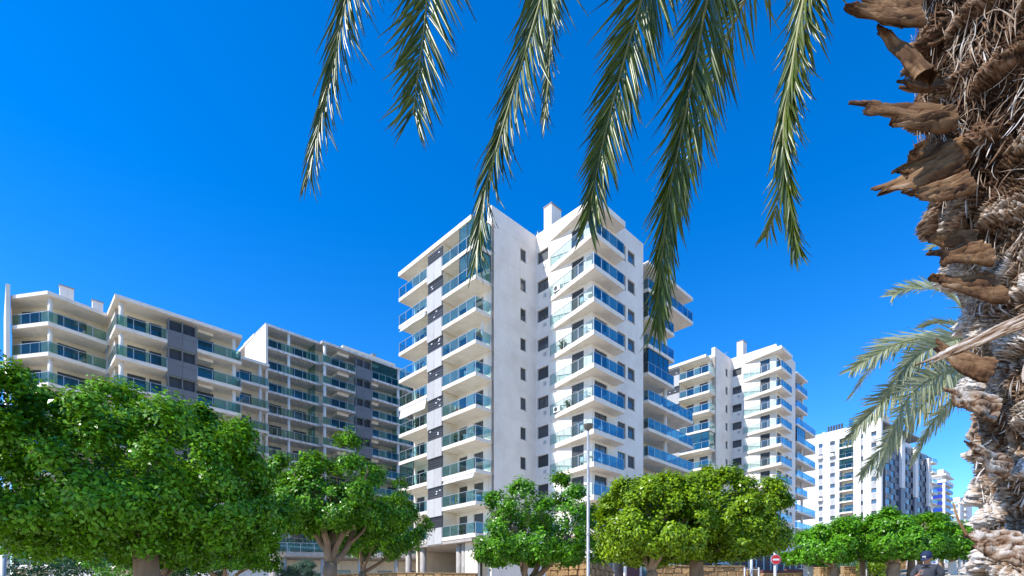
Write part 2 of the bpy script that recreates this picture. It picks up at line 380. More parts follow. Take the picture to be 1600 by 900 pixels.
# ------------------------------------------------------------------ the stepped white towers
TH = R(44.5); FH = 2.93; NF = 10
def tower(label, loc, gb, longs, encl, second=False):
    T = empty('apartment_tower', label, 'tower', loc, TH, 'white apartment towers with triangular balconies')
    rb = random.Random(11 if second else 5)
    zi = lambda i: 8.0+FH*i
    zb = lambda i: 8.35+FH*i
    top = zi(NF)                                   # 37.3
    # block A ---------------------------------------------------------------
    LA = 12.7
    pA0, pA1 = (0, LA), (0, 0)
    doors = [(LA-2.57, LA-1.17), (LA-4.82, LA-3.53), (LA-9.7, LA-8.3), (LA-12.2, LA-10.7)]
    holes = [(s0, s1, zi(i)+0.03, zi(i)+2.2) for i in range(NF) for s0, s1 in doors]
    obj('wall', cached('tA_left', lambda: wall_mesh(pA0, pA1, zi(0)-0.3, top, 0.3, holes)), M_wall, T)
    for h in holes: window(T, pA0, pA1, h, 0.12, 2, M_win, rb.choice([0, 0, 0.3, 0.6, 0.9]), 'balcony_door')
    pR0, pR1 = (0, 0), (6.13, 0)
    wh = [(3.85, 4.65, zi(i)+1.0, zi(i)+2.2) for i in range(NF)]
    obj('wall', cached('tA_right', lambda: wall_mesh((0.0, 0.0), pR1, gb, 38.75, 0.55, wh)), M_wall, T)
    for h in wh: window(T, pR0, pR1, h, 0.16, 1, M_win, rb.choice([0.9, 0.7, 0.5, 0.3]), sill=True)
    obj('wall', cached('tA_end', lambda: wall_mesh((13, LA), (0.3, LA), gb, top, 0.3, [])), M_wall2, T)
    # joints in the render of the right wall: thin shadow grooves are real reveals
    for i in range(NF+1):
        obj('render_joint', cached('tA_joint', lambda: MB().box(0.02, -0.012, -0.02, 6.1, -0.002, 0.02).mesh('render_joint')), M_wall, T, (0, 0, zi(i)-0.12))
    obj('roof', cached('tA_roof', lambda: MB().prism([(-1.98, 0.57), (-1.98, LA), (13, LA), (13, 0.57)], -0.42, 0).mesh('roof')), M_slab, T, (0, 0, top-0.12))
    obj('parapet', cached('tA_par', lambda: MB().box(0.4, 0.57, 0, 13, LA-0.3, 0.7).mesh('parapet')), M_wall, T, (0, 0, top-0.118))
    polyR = [(-1.96, 0.0), (-1.96, 5.03), (0, 5.03), (0, 0.0)]
    polyL = [(-1.96, 7.52), (-1.96, LA-0.05), (0, LA-0.05), (0, 7.52)]
    for i in range(NF):
        balcony(T, 'tA_r', polyR, [[(-1.91, 5.0), (-1.91, 0.05), (-0.03, 0.05)]], zi(i), 0.34, M_glassL)
        balcony(T, 'tA_l', polyL, [[(-0.03, LA-0.1), (-1.91, LA-0.1), (-1.91, 7.55)]], zi(i), 0.34, M_glassL)
        # service tower: pale panel, dark louvres
        pz = zi(i)-0.75 if i else zi(i)-0.55
        for k in range(2):
            obj('cladding_panel', cached(('tA_panel', k, i == 0), lambda: MB().box(-1.97, 5.06+k*1.225, 0, -1.85, 5.06+k*1.225+1.2, 1.78 if i else 1.58).mesh('cladding_panel')), M_panel, T, (0, 0, pz))
        lv = obj('louvre_screen', cached('tA_louv', lambda: MB().box(-1.84, 5.06, 1.04, -1.78, 7.49, 2.17).mesh('louvre_screen')), M_louver, T, (0, 0, zi(i)))
        for k in range(4):
            obj('slat', cached(('tA_slat', k), lambda: MB().box(-1.88, 5.1, 1.12+k*0.27, -1.842, 7.45, 1.14+k*0.27).mesh('slat')), M_frame, lv)
        if rb.random() < 0.7:
            for k in range(rb.randint(1, 4)):
                obj('vent_hole', cached('tA_vent', lambda: MB().box(0, 0, 0, 0.03, 0.22, 0.1).mesh('vent_hole')), M_white, lv, (-1.91, 5.3+rb.random()*1.7, 1.2+rb.random()*0.75))
    obj('service_wall', cached('tA_serv', lambda: MB().box(-1.77, 5.06, zi(0)-0.55, 0, 7.49, top-0.55).mesh('service_wall')), M_wall2, T)
    if not second:
        for i in (8, 9): glazing(T, 'tA_enc', [(-1.86, 2.4), (-1.86, 0.1), (-0.05, 0.1)], zi(i)+0.004, FH-0.37, M_glassL)
        glazing(T, 'tA_enc2', [(-1.86, 12.5), (-1.86, 10.0)], zi(2)+0.004, FH-0.37, M_glassL)
    else:
        glazing(T, 'tA_enc3', [(-1.86, 5.0), (-1.86, 0.1), (-0.05, 0.1)], zi(5)+0.004, FH-0.37, M_glassL)
    # block B ---------------------------------------------------------------
    pB0, pB1 = (6.13, 0.0), (6.13, -6.98)
    hb = []
    for i in range(NF): hb += [(0.12, 1.62, zb(i)+1.05, zb(i)+2.25), (4.57, 6.02, zb(i)+0.03, zb(i)+2.25)]
    obj('wall', cached('tB_left', lambda: wall_mesh(pB0, pB1, gb, 38.9, 0.3, hb)), M_wall, T)
    for k, h in enumerate(hb):
        if k % 2: window(T, pB0, pB1, h, 0.12, 2, M_win, rb.choice([0, 0.2, 0.4, 0.9]), 'balcony_door')
        else: window(T, pB0, pB1, h, 0.18, 2, M_win, rb.choice([0, 0.5, 0.9, 0.9]))
    for i in range(NF):
        obj('vent_grille', cached('tB_vent', lambda: MB().box(6.09, -1.35, 0.35, 6.127, -1.0, 0.7).mesh('vent_grille')), M_panel, T, (0, 0, zb(i)))
    pC0, pC1 = (6.43, -6.98), (14.83, -6.98)
    off = 0.30
    hc = []
    for i in range(NF):
        hc += [(0.29-0.2+0.02, 2.4-off, zb(i)+0.03, zb(i)+2.25), (4.1-off, 5.5-off, zb(i)+0.75, zb(i)+2.25), (5.87-off, 7.14-off, zb(i)+1.0, zb(i)+2.2)]
    obj('wall', cached('tB_right', lambda: wall_mesh(pC0, pC1, gb, 38.75, 0.3, hc)), M_wall, T)
    for k, h in enumerate(hc):
        window(T, pC0, pC1, h, 0.14, 2 if k % 3 < 2 else 1, M_winb if rb.random() < 0.5 else M_win, rb.choice([0, 0, 0.3, 0.9]) if k % 3 else rb.choice([0, 0.2]), 'balcony_door' if k % 3 == 0 else 'window', sill=(k % 3 == 2))
    obj('wall', cached('tB_end', lambda: wall_mesh((14.83, -6.68), (14.83, 6), gb, 38.6, 0.3, [])), M_wall2, T)
    obj('roof', cached('tB_roof', lambda: MB().box(6.45, -6.66, 37.6, 14.5, 6, 37.95).mesh('roof')), M_roofdark, T)
    tri = [(6.12, -1.72), (4.84, -8.15), (9.68, -8.15), (9.82, -6.99), (6.12, -6.99)]
    for i in range(NF):
        balcony(T, 'tB', tri, [([(6.05, -1.95), (4.92, -8.08)], M_glassC), ([(4.92, -8.08), (9.62, -8.08), (9.74, -7.02)], M_glassR)], zb(i), 0.42, M_glassL, sp=1.1)
    obj('roof_canopy', cached('tB_can', lambda: MB().prism([(6.12, -1.72), (4.80, -8.2), (9.72, -8.2), (9.86, -6.99), (6.12, -6.99)], 37.35, 37.85).mesh('roof_canopy')), M_slab, T)
    chimney(T, 6.5, -1.7, 38.0, 1.5, 1.0, 3.4)
    for (x, y, h) in ((8.5, 2.0, 3.4), (11.0, -3.0, 2.6)):
        ae = obj('aerial', MB().tube([(0, 0, 0), (0, 0, h)], 0.025, 6), M_rail, T, (x, y, 37.95))
        for k in range(5): obj('aerial_rod', cached(('aer', k), lambda: MB().tube([(-0.35+0.04*k, 0.22*k-0.4, 0), (0.35-0.04*k, 0.22*k-0.4, 0)], 0.01, 5).mesh('aerial_rod')), M_rail, ae, (0, 0, h-0.1))
    # block C: long balconies with round columns -----------------------------
    obj('wall', cached('tC_wall', lambda: wall_mesh((15.13, -4.2), (23.2, -4.2), gb, 38.0, 0.3, [(s0, s0+1.9, zb(i)+0.03, zb(i)+2.2) for i in range(NF) for s0 in (1.0, 4.6)])), M_wall2, T)
    for i in range(NF):
        for s0 in (1.0, 4.6): window(T, (15.13, -4.2), (23.2, -4.2), (s0, s0+1.9, zb(i)+0.03, zb(i)+2.2), 0.12, 2, M_winb, 0, 'balcony_door')
    obj('wall', cached('tC_end', lambda: wall_mesh((23.2, -3.9), (23.2, 6), gb, 38.0, 0.3, [])), M_wall2, T)
    for i in range(NF+1):
        lng = i in longs; xe = 25.7 if lng else 21.3
        poly = [(15.9, -6.95), (xe, -6.95), (xe, -4.21) if not lng else (xe, -2.5), (23.21, -2.5), (23.21, -4.21), (15.14, -4.21), (15.14, -5.6), (15.9, -6.3)] if lng else [(15.9, -6.95), (xe, -6.95), (xe, -4.21), (15.14, -4.21), (15.14, -5.6), (15.9, -6.3)]
        if i == NF:
            obj('roof_canopy', cached(('tC_can', lng), lambda: MB().prism(poly, -0.35, 0).mesh('roof_canopy')), M_slab, T, (0, 0, zb(i)-0.1)); continue
        rp = [(15.95, -6.35), (15.95, -6.9), (xe-0.05, -6.9), (xe-0.05, -4.3 if not lng else -2.6)]
        balcony(T, ('tC', lng), poly, [rp], zb(i), 0.34, M_glassR, sp=1.2)
        column(T, 20.6, -6.2, zb(i), zb(i)+FH-0.35, 0.22)
        if lng and (i+1 in longs): column(T, 25.2, -3.2, zb(i), zb(i)+FH-0.35, 0.2)
    for i in encl: glazing(T, 'tC_enc', [(16.0, -6.3), (16.0, -6.82), (20.2, -6.82), (20.2, -4.3)], zb(i)+0.004, FH-0.37, M_glassR, sp=1.05)
    # ground storey
    if not second:
        for (x, y) in ((-1.2, 11.9), (-1.2, 9.2), (-0.9, 3.6), (-0.9, 2.8), (2.0, 0.9)):
            column(T, x, y, gb, 7.66, 0.33, M_conc)
        obj('soffit', MB().box(-1.9, 0.6, 7.35, 12.9, LA-0.35, 7.645), M_conc, T)
        obj('base_wall', cached('tA_base', lambda: wall_mesh((4.5, 9.4), (4.5, 0.56), gb, 7.34, 0.3, [(1.4, 3.0, gb, 6.2)])), M_wall2, T)
        obj('base_wall', MB().box(-1.2, 0.6, gb, -0.9, 2.4, 7.34), M_wall2, T)
    else:
        obj('soffit', MB().box(-1.9, 0.6, 7.35, 12.9, LA-0.35, 7.645), M_conc, T)
        obj('base_wall', MB().box(2, 0.7, gb, 12, LA-1, 7.34), M_wall2, T)
    return T
PA = (-1.91, 49.8, 0)
t1 = tower('nearest tall white apartment tower with grey panel column and triangular corner balconies', PA, 1.5, {3, 4, 5, 9, 10, 1, 2}, (6, 8))
U = Vector((math.cos(TH), math.sin(TH))); Vv = Vector((-math.sin(TH), math.cos(TH)))
o2 = Vector((PA[0], PA[1]))+U*47.9+Vv*0.6
t2 = tower('second white apartment tower standing behind and right of the nearest one', (o2.x, o2.y, 3.1), 1.0, {4, 5, 6, 7, 1, 2}, (6,), True)
# dark banner on the second tower
bn = obj('banner', MB().box(-1.6, -0.03, 0, 1.6, 0.03, 2.2), mat('banner_blue', (0.012, 0.03, 0.06), 0.6), None)
pb = at(1196, 847, 76); bn.location = pb; bn.rotation_euler = (0, 0, TH)
tag(bn, 'dark blue sale banner with white letters on the second tower base', 'banner')
fc = bpy.data.curves.new('banner_lettering', 'FONT'); fc.body = 'VENDA'; fc.size = 0.85; fc.align_x = 'CENTER'; fc.extrude = 0.005
to = bpy.data.objects.new('tmp_text', fc); col.objects.link(to); dg = bpy.context.evaluated_depsgraph_get()
tm = bpy.data.meshes.new_from_object(to.evaluated_get(dg)); bpy.data.objects.remove(to)
lt = obj('lettering', tm, M_white, bn); lt.location = (0, -0.04, 0.3); lt.rotation_euler = (R(90), 0, 0)

# ------------------------------------------------------------------ left apartment block (zig-zag wings)
def panels_bay(T, key, x0, x1, y, z, n=2):
    """dark grey spandrel panels with a recessed dark loggia above"""
    wv = (x1-x0)/n
    for k in range(n):
        obj('cladding_panel', cached((key, 'pan', k), lambda: MB().box(x0+k*wv+0.012, y-0.06, -0.62, x0+(k+1)*wv-0.012, y+0.04, 0.5).mesh('cladding_panel')), M_dpanel, T, (0, 0, z))
        obj('cladding_panel', cached((key, 'pan2', k), lambda: MB().box(x0+k*wv+0.012, y-0.06, 0.512, x0+(k+1)*wv-0.012, y+0.04, 1.08).mesh('cladding_panel')), M_dpanel, T, (0, 0, z))
    lg = obj('loggia_screen', cached((key, 'log'), lambda: MB().box(x0+0.02, y+0.5, 1.0, x1-0.02, y+0.56, 2.32).mesh('loggia_screen')), M_louver, T, (0, 0, z))
    for k in range(3):
        xx = x0+0.1+k*(x1-x0-0.2)/2
        obj('mullion', cached((key, 'mul', k), lambda: MB().box(xx-0.05, y+0.02, 1.081, xx+0.05, y+0.49, 2.32).mesh('mullion')), M_dpanel, lg)
PL = (-38.6, 52.0, 0)
def left_block():
    T = empty('apartment_block', 'long zig-zag apartment block at the far left with thick white balconies', 'apartment block', PL, TH)
    ztop = 31.75; zs = [28.8-2.93*k for k in range(9)]; rb = random.Random(3)
    D = 2.3
    # wing two (corner at the local origin)
    w0, w1 = (0.3, D), (11.2, D)
    holes = []
    for z in zs: holes += [(1.0, 2.6, z+0.03, z+2.2), (2.9, 4.0, z+0.03, z+2.2), (7.1, 9.0, z+0.03, z+2.2)]
    obj('wall', wall_mesh(w0, w1, 0.5, ztop, 0.3, holes), M_wall2, T)
    for h in holes: window(T, w0, w1, h, 0.12, 2, M_winb if rb.random() < 0.6 else M_win, rb.choice([0, 0, 0.3]), 'balcony_door')
    obj('wall', wall_mesh((0.3, 7.5), (0.3, D), 0.5, ztop, 0.3, []), M_wall2, T)
    obj('wall', wall_mesh((11.2, D+0.3), (11.2, 14), 0.5, ztop, 0.3, []), M_wall2, T)
    pl1 = [(0, 0), (4.36, 0), (4.36, D), (0.29, D), (0.29, 4.9), (0, 4.9)]
    pl2 = [(7.09, 0), (11.5, 0), (11.9, D), (7.09, D)]
    for z in zs:
        balcony(T, 'L2a', pl1, [[(0.05, 4.7), (0.05, 0.05), (4.33, 0.05)]], z, 0.36, M_glassF)
        balcony(T, 'L2b', pl2, [[(7.12, 0.05), (11.45, 0.05), (11.8, D-0.1)]], z, 0.36, M_glassF)
        column(T, 0.55, 0.6, z, z+2.93-0.37, 0.2); column(T, 10.9, 0.6, z, z+2.93-0.37, 0.2)
        panels_bay(T, 'L2', 4.38, 7.07, 0.02, z)
        obj('soffit_box', cached('L2box', lambda: MB().box(7.4, 1.0, 2.25, 8.9, D-0.01, 2.56).mesh('soffit_box')), M_slab, T, (0, 0, z))
    obj('roof', MB().prism([(-0.03, -0.03), (11.55, -0.03), (11.9, D), (11.9, 14), (0, 14), (-0.03, 4.93)], ztop-0.36, ztop), M_slab, T)
    obj('parapet', MB().box(4.6, 3.0, ztop+0.003, 11.4, 13.6, ztop+1.0), M_conc, T)
    chimney(T, 7.6, 3.2, ztop+1.0, 0.6, 0.6, 0.45, M_conc)
    # wing one: triangular balconies
    a, b_, c_ = (0, 4.93), (-4.7, 3.9), (-7.2, 7.5)
    wl = [((-7.1, 9.6), (-4.3, 6.7)), ((-4.3, 6.7), (0.28, 7.45))]
    for (p0, p1), hs_ in zip(wl, ([(0.9, 3.0)], [(0.5, 2.9)])):
        holes = [(s0, s1, z+0.03, z+2.2) for z in zs for s0, s1 in hs_]
        obj('wall', wall_mesh(p0, p1, 0.5, ztop, 0.25, holes), M_wall2, T)
        for h in holes: window(T, p0, p1, h, 0.12, 2, M_winb, rb.choice([0, 0, 0.3]), 'balcony_door')
    pl3 = [(-0.01, 4.93), (-4.7, 3.9), (-7.2, 7.5), (-7.1, 9.59), (-4.3, 6.69), (-0.01, 7.4)]
    for z in zs:
        balcony(T, 'L1', pl3, [[(-7.15, 7.6), (-4.68, 3.98), (-0.05, 4.99)]], z, 0.36, M_glassF)
        column(T, -4.5, 4.6, z, z+2.93-0.37, 0.2)
    obj('roof', MB().prism([(-0.035, 4.9), (-4.75, 3.86), (-7.26, 7.5), (-7.1, 14), (-0.035, 14)], ztop-0.36, ztop-0.02), M_slab, T)
    obj('fin_wall', MB().bar((-7.45, 7.2), (-7.45, 16), 0.3, 0.3, ztop+0.9), M_wall, T)
    chimney(T, -3.6, 7.0, ztop, 1.1, 0.6, 2.3); chimney(T, -1.9, 8.2, ztop, 0.7, 0.5, 1.5); chimney(T, -0.9, 7.6, ztop, 0.9, 0.6, 2.1)
    # wing three: set back link
    zr = 33.1; w0, w1 = (11.5, 10.6), (17.6, 10.6); zs3 = [zr-2.95-2.95*k for k in range(9)]
    holes = [(1.6, 4.6, z+0.03, z+2.1) for z in zs3]
    obj('wall', wall_mesh(w0, w1, 0.5, zr, 0.3, holes), M_wall2, T)
    for h in holes: window(T, w0, w1, h, 0.12, 3, M_winb, 0, 'balcony_door')
    for z in zs3:
        balcony(T, 'L3', [(11.5, 8.5), (17.6, 8.5), (17.6, 10.59), (11.5, 10.59)], [[(11.6, 8.55), (17.55, 8.55)]], z, 0.32, M_glassF)
        column(T, 16.6, 8.9, z, z+2.95-0.33, 0.2)
    obj('roof', MB().box(11.95, 8.45, zr-0.33, 17.65, 14, zr), M_slab, T)
    chimney(T, 12.3, 11.5, zr, 1.6, 0.8, 2.6)
    return T
left_block()
def left_tall():
    T = empty('apartment_block', 'taller weathered apartment block with crumbling slab edges left of the white tower', 'apartment block', PL, TH)
    zr = 39.2; zs = [36.2-2.95*k for k in range(12)]; rb = random.Random(8); Y0 = 10.05; D = 2.6
    obj('fin_wall', MB().bar((17.85, Y0-0.05), (17.85, Y0+8), 0.3, 0.5, zr-0.1), M_wall, T)
    w0, w1 = (18.0, Y0+D), (25.3, Y0+D)
    holes = [(s0, s0+2.0, z+0.03, z+2.15) for z in zs for s0 in (0.8, 4.4)]
    obj('wall', wall_mesh(w0, w1, 0.5, zr, 0.3, holes), M_old, T)
    for h in holes: window(T, w0, w1, h, 0.12, 2, M_winb if rb.random() < 0.6 else M_win, 0, 'balcony_door')
    w0b, w1b = (25.3, Y0+D-0.4), (46, Y0+D-0.4)
    holes = [(s0, s0+w_, z+0.03, z+2.15) for z in zs for s0, w_ in ((2.6, 2.4), (8.6, 2.2), (12.4, 2.0), (16.5, 2.0))]
    obj('wall', wall_mesh(w0b, w1b, 0.5, zr, 0.3, holes), M_old, T)
    for h in holes: window(T, w0b, w1b, h, 0.12, 2, M_winb if rb.random() < 0.6 else M_win, 0, 'balcony_door')
    M_edge = stucco('flaking_slab', (0.74, 0.71, 0.66), (0.22, 0.15, 0.10), 2.6, 0.95)
    for z in zs:
        balcony(T, 'L4', [(18.0, Y0), (25.2, Y0), (25.2, Y0+D-0.01), (18.0, Y0+D-0.01)], [[(18.1, Y0+0.06), (25.1, Y0+0.06)]], z, 0.3, M_glassF, M_edge, sp=1.15)
        column(T, 20.9, Y0+0.25, z, z+2.64, 0.19)
        obj('glass_divider', cached('L4div', lambda: MB().box(24.6, Y0+0.15, 0.02, 24.62, Y0+D-0.03, 2.62).mesh('glass_divider')), M_glassF, T, (0, 0, z))
        f = Y0-0.75
        balcony(T, 'L5a', [(25.3, f), (30.45, f), (30.45, Y0+D-0.41), (25.3, Y0+D-0.41)], [[(25.35, f+0.05), (30.4, f+0.05)]], z-0.02, 0.3, M_glassF, M_edge, sp=1.15)
        column(T, 25.75, f+0.3, z-0.02, z+2.62, 0.22)
        obj('soffit_box', cached('L5box', lambda: MB().box(28.0, f+0.9, 2.2, 29.8, Y0+D-0.42, 2.62).mesh('soffit_box')), M_slab, T, (0, 0, z))
        panels_bay(T, 'L5', 30.5, 33.15, f+0.02, z)
        balcony(T, 'L5b', [(33.2, f), (46, f), (46, Y0+D-0.41), (33.2, Y0+D-0.41)], [[(33.25, f+0.05), (45.9, f+0.05)]], z-0.02, 0.3, M_glassF, M_edge, sp=1.15)
        obj('soffit_box', cached('L5box2', lambda: MB().box(33.4, f+0.9, 2.2, 34.8, Y0+D-0.42, 2.62).mesh('soffit_box')), M_slab, T, (0, 0, z))
        column(T, 38.0, f+0.3, z-0.02, z+2.62, 0.22)
        obj('glass_divider', cached('L5div', lambda: MB().box(38.5, f+0.15, 0.02, 38.52, Y0+D-0.43, 2.6).mesh('glass_divider')), M_glassF, T, (0, 0, z))
    f = Y0-0.8
    glazing(T, 'L5enc', [(33.3, f+0.15), (37.6, f+0.15)], zs[0]+0.004, 2.62, M_glassF)
    obj('roof', MB().prism([(17.7, Y0-0.04), (25.25, Y0-0.04), (25.25, f), (46, f), (46, Y0+14), (17.7, Y0+14)], zr-0.34, zr), M_edge, T)
    obj('parapet', MB().box(29, Y0+0.4, zr+0.003, 38, Y0+8, zr+1.0), M_wall2, T)
    obj('roof_wall', MB().box(17.6, Y0+4.0, zr-0.36, 18.0, Y0+8.2, zr+0.0), M_wall, T)
    chimney(T, 22.5, Y0+1.5, zr, 0.9, 0.6, 0.5, M_conc); chimney(T, 34.2, Y0+0.9, zr+1.0, 0.6, 0.6, 0.5, M_conc)
    return T
left_tall()
# low glazed storey of the left block behind the trees
lowb = empty('low_terrace_building', 'low terrace building with long glass balcony and dark openings behind the trees', 'building', (-21.0, 62, 0), R(10))
obj('terrace_slab', MB().box(-24, 0, 6.9, 13, 6, 7.4), M_conc, lowb)
obj('back_wall', wall_mesh((-24, 4), (13, 4), 0.5, 6.89, 0.3, [(x, x+1.7, 2.0, 5.7) for x in (-2+24-22, 5, 12, 19, 24, 29, 33)]), M_wall2, lowb)
for x in (5, 12, 19, 24, 29, 33): window(lowb, (-24, 4), (13, 4), (x, x+1.7, 2.0, 5.7), 0.1, 1, M_win, 0)
for k in range(9): column(lowb, -22+k*4.2, 0.6, 0.5, 6.89, 0.25, M_panel)
balcony(lowb, 'lowb', [(-24, -0.3), (13, -0.3), (13, -0.02), (-24, -0.02)], [[(-23.9, -0.2), (12.9, -0.2)]], 7.5, 0.5, M_glassF, M_conc, sp=1.5, name='balcony')

# ------------------------------------------------------------------ far buildings on the right
RT = R(35)
def far_white():
    T = empty('high_rise_block', 'distant white high rise with window strips and a central balcony column', 'high rise', (96.9, 140, 0), RT)
    L0 = 22.0; zr = 50.0; p0, p1 = (0, L0), (0, 0); rb = random.Random(4)
    cols = [(2.6, 3.9), (5.9, 7.3), (9.0, 10.3)]; s_ = [6.1, 9.2, 16.3, 19.5]; holes = []; bal = []
    zt = [47.2-3.0*k for k in range(13)]
    for z in zt:
        for s0 in s_: holes.append((s0, s0+1.3, z-1.15, z))
        bal.append((11.6, 15.2, z-2.5, z+0.15))
    obj('wall', wall_mesh(p0, p1, 5, zr, 0.6, holes+bal), M_far, T)
    for h in holes: window(T, p0, p1, h, 0.15, 1, M_winb if rb.random() < 0.4 else M_win, rb.choice([0, 0.3, 0.5]))
    for z in zt:
        for s0 in s_:
            obj('spandrel_panel', cached('farsp', lambda: MB().box(-0.03, -1.3, -1.75, -0.003, 0, -0.06).mesh('spandrel_panel')), M_panel, T, (0, L0-s0, z-1.15))
        obj('balcony_back', cached('farbk', lambda: MB().box(1.5, -3.6, -2.5, 1.6, 0, 0.15).mesh('balcony_back')), M_wall2, T, (0, L0-11.6, z))
        window(T, (1.35, L0-12.4), (1.35, L0-14.6), (0, 2.2, z-2.4, z-0.4), 0.05, 2, M_winb, 0, 'balcony_door')
        balcony(T, 'farbal', [(-0.5, L0-11.7), (-0.5, L0-15.1), (1.5, L0-15.19), (1.5, L0-11.61)], [[(-0.02, L0-11.75), (-0.45, L0-11.75), (-0.45, L0-15.05), (-0.02, L0-15.05)]], z-2.45, 0.4, M_glassF, M_slab, sp=1.7)
    for k in (1, 2): glazing(T, 'farenc', [(-0.4, L0-11.8), (-0.4, L0-15.0)], zt[k]-2.44, 2.6, M_glassF)
    for k in range(4):
        obj('pilaster', MB().box(-0.35, (0.0, 4.9, 14.1, 17.4)[k]-0.0, 5, -0.003, (1.1, 5.6, 14.6, 18.6)[k], zr+0.2), M_far, T)
    obj('wall', wall_mesh((30, L0), (0.6, L0), 5, zr, 0.4, []), M_far, T)
    obj('roof', MB().box(0.6, 0.3, zr-0.4, 30, L0-0.4, zr-0.1), M_roofdark, T)
    obj('roof_room', MB().box(3, 1.5, zr-0.09, 9, 8, zr+2.6), M_wall2, T)
    glazing(T, 'farroof', [(0.4, 8.0), (0.4, 0.5)], zr+0.01, 2.0, M_glassF, 'roof_screen')
    for k in range(6): obj('roof_louvre', MB().box(1.0, 10+k*0.7, zr-0.09, 1.3, 10.4+k*0.7, zr+1.8), M_frame, T)
    for (s0, k) in ((6.1, 5), (9.2, 1), (6.1, 1)):
        u = obj('awning_bracket', MB().box(-0.9, L0-s0-1.5, zt[k]-1.4, -0.04, L0-s0+0.2, zt[k]-1.2).box(-0.8, L0-s0-1.2, zt[k]-1.198, -0.06, L0-s0-0.3, zt[k]-0.6), M_white, T)
    return T
far_white()
def far_checker():
    T = empty('high_rise_block', 'distant dark checkerboard high rise with grey and navy panels and pale fins', 'high rise', (97.6, 139.9, 0), RT)
    zr = 48.0; Ls = 33.0
    obj('wall', MB().box(0.7, 0.1, 5, Ls, 0.6, zr-3), window_glass('navy_glass', (0.012, 0.03, 0.06), 0.10), T)
    M_ch = mat('slate_panel_fin_shade', (0.15, 0.16, 0.20), 0.5, obrand=0.08)
    xs = np.linspace(0.9, Ls, 13)
    for i in range(12):
        for j in range(27):
            z = 6+1.55*j
            if (i+j) % 2 == 0 or z > zr-4.5: continue
            obj('cladding_panel', cached(('chk', i), lambda: MB().box(xs[i]+0.03, -0.12, 0, xs[i+1]-0.03, 0.095, 1.52).mesh('cladding_panel')), M_ch, T, (0, 0, z))
    for k, x in enumerate((9.0, 18.5, 28.5)):
        obj('fin', MB().box(x, -0.55, 5, x+2.2, -0.13, zr-15-1.5*k), M_ch, T)  # lower fin: slate colour stands in for shadow on the pale fin
        obj('fin', MB().box(x, -0.75, zr-15-1.5*k+0.02, x+2.2, -0.13, zr-1.5*k-1.0), M_far, T)  # upper fin: white colour stands in for its sunlit part
    obj('roof', MB().box(0.7, 0.65, zr-3, Ls, 14, zr-2.5), M_roofdark, T)
    for k in range(5):
        obj('roof_room', MB().prism([(3+k*6, 0.7), (8+k*6, 0.7), (8+k*6, 6), (3+k*6, 6)], zr-2.49, zr-0.3-0.5*k), M_far, T)
    for j in range(5):
        balcony(T, 'chkbal', [(29.5, -1.4), (33.4, -1.4), (33.4, 0.05), (29.5, 0.05)], [[(29.55, -1.35), (33.3, -1.35)]], zr-5-3*j, 0.3, M_glassF)
    obj('wall', wall_mesh((Ls, 0.0), (Ls, 14), 5, zr-3, 0.4, []), M_far, T)
    return T
far_checker()
def far_blue():
    p = at(1477, 800, 230)
    T = empty('high_rise_block', 'distant narrow high rise with cobalt blue balcony fronts', 'high rise', (p.x, p.y, 0), R(40))
    M_cob = mat('cobalt_panel', (0.012, 0.04, 0.38), 0.35, obrand=0.2)
    M_cob2 = mat('pale_cobalt_panel', (0.025, 0.12, 0.42), 0.3, obrand=0.2)
    zr = 57.5; zs = [zr-4.2-2.9*k for k in range(14)]
    obj('wall', MB().box(1.4, 1.4, 5, 14, 9, zr-0.5), M_far, T)
    obj('roof', MB().box(-0.3, -0.3, zr-0.5, 15, 10, zr), M_far, T)
    obj('roof_parapet', MB().box(0.8, 0.8, zr+0.01, 13, 8.5, zr+2.2), M_wall2, T)
    obj('roof_band', MB().box(-0.2, -0.2, zr-3.6, 14.4, 9.6, zr-2.4), M_far, T)
    for z in zs:
        s_ = obj('balcony', cached('cobs', lambda: MB().box(0, 0, -0.3, 14, 1.39, 0).box(0, 1.39, -0.3, 1.39, 9, 0).mesh('slab')), M_slab, T, (0, 0, z))
        for k in range(2):
            obj('front_panel', cached(('cobp', k), lambda: MB().box(-0.06, 0.95+k*4.1, -0.32, -0.002, 4.4+k*4.1, 1.15).mesh('front_panel')), M_cob, s_)
        for k in range(6):
            obj('front_panel', cached(('cobg', k), lambda: MB().box(0.1+k*2.3, -0.06, -0.2, 2.36+k*2.3, -0.002, 1.15).mesh('front_panel')), M_cob2, s_)
        for k in range(2):
            obj('window', cached(('cobw', k), lambda: MB().box(1.3, 1.8+k*3.8, 0.1, 1.39, 4.4+k*3.8, 2.2).mesh('window')), M_winb, T, (0, 0, z))
        obj('window', cached('cobw2', lambda: MB().box(2, 1.3, 0.1, 13, 1.395, 2.2).mesh('window')), M_winb, T, (0, 0, z))
    for (x, y) in ((0.1, 0.1), (0.1, 8.0)): obj('corner_pier', MB().box(x, y, 5, x+0.9, y+0.9, zr-2.41), M_far, T)
    return T
far_blue()
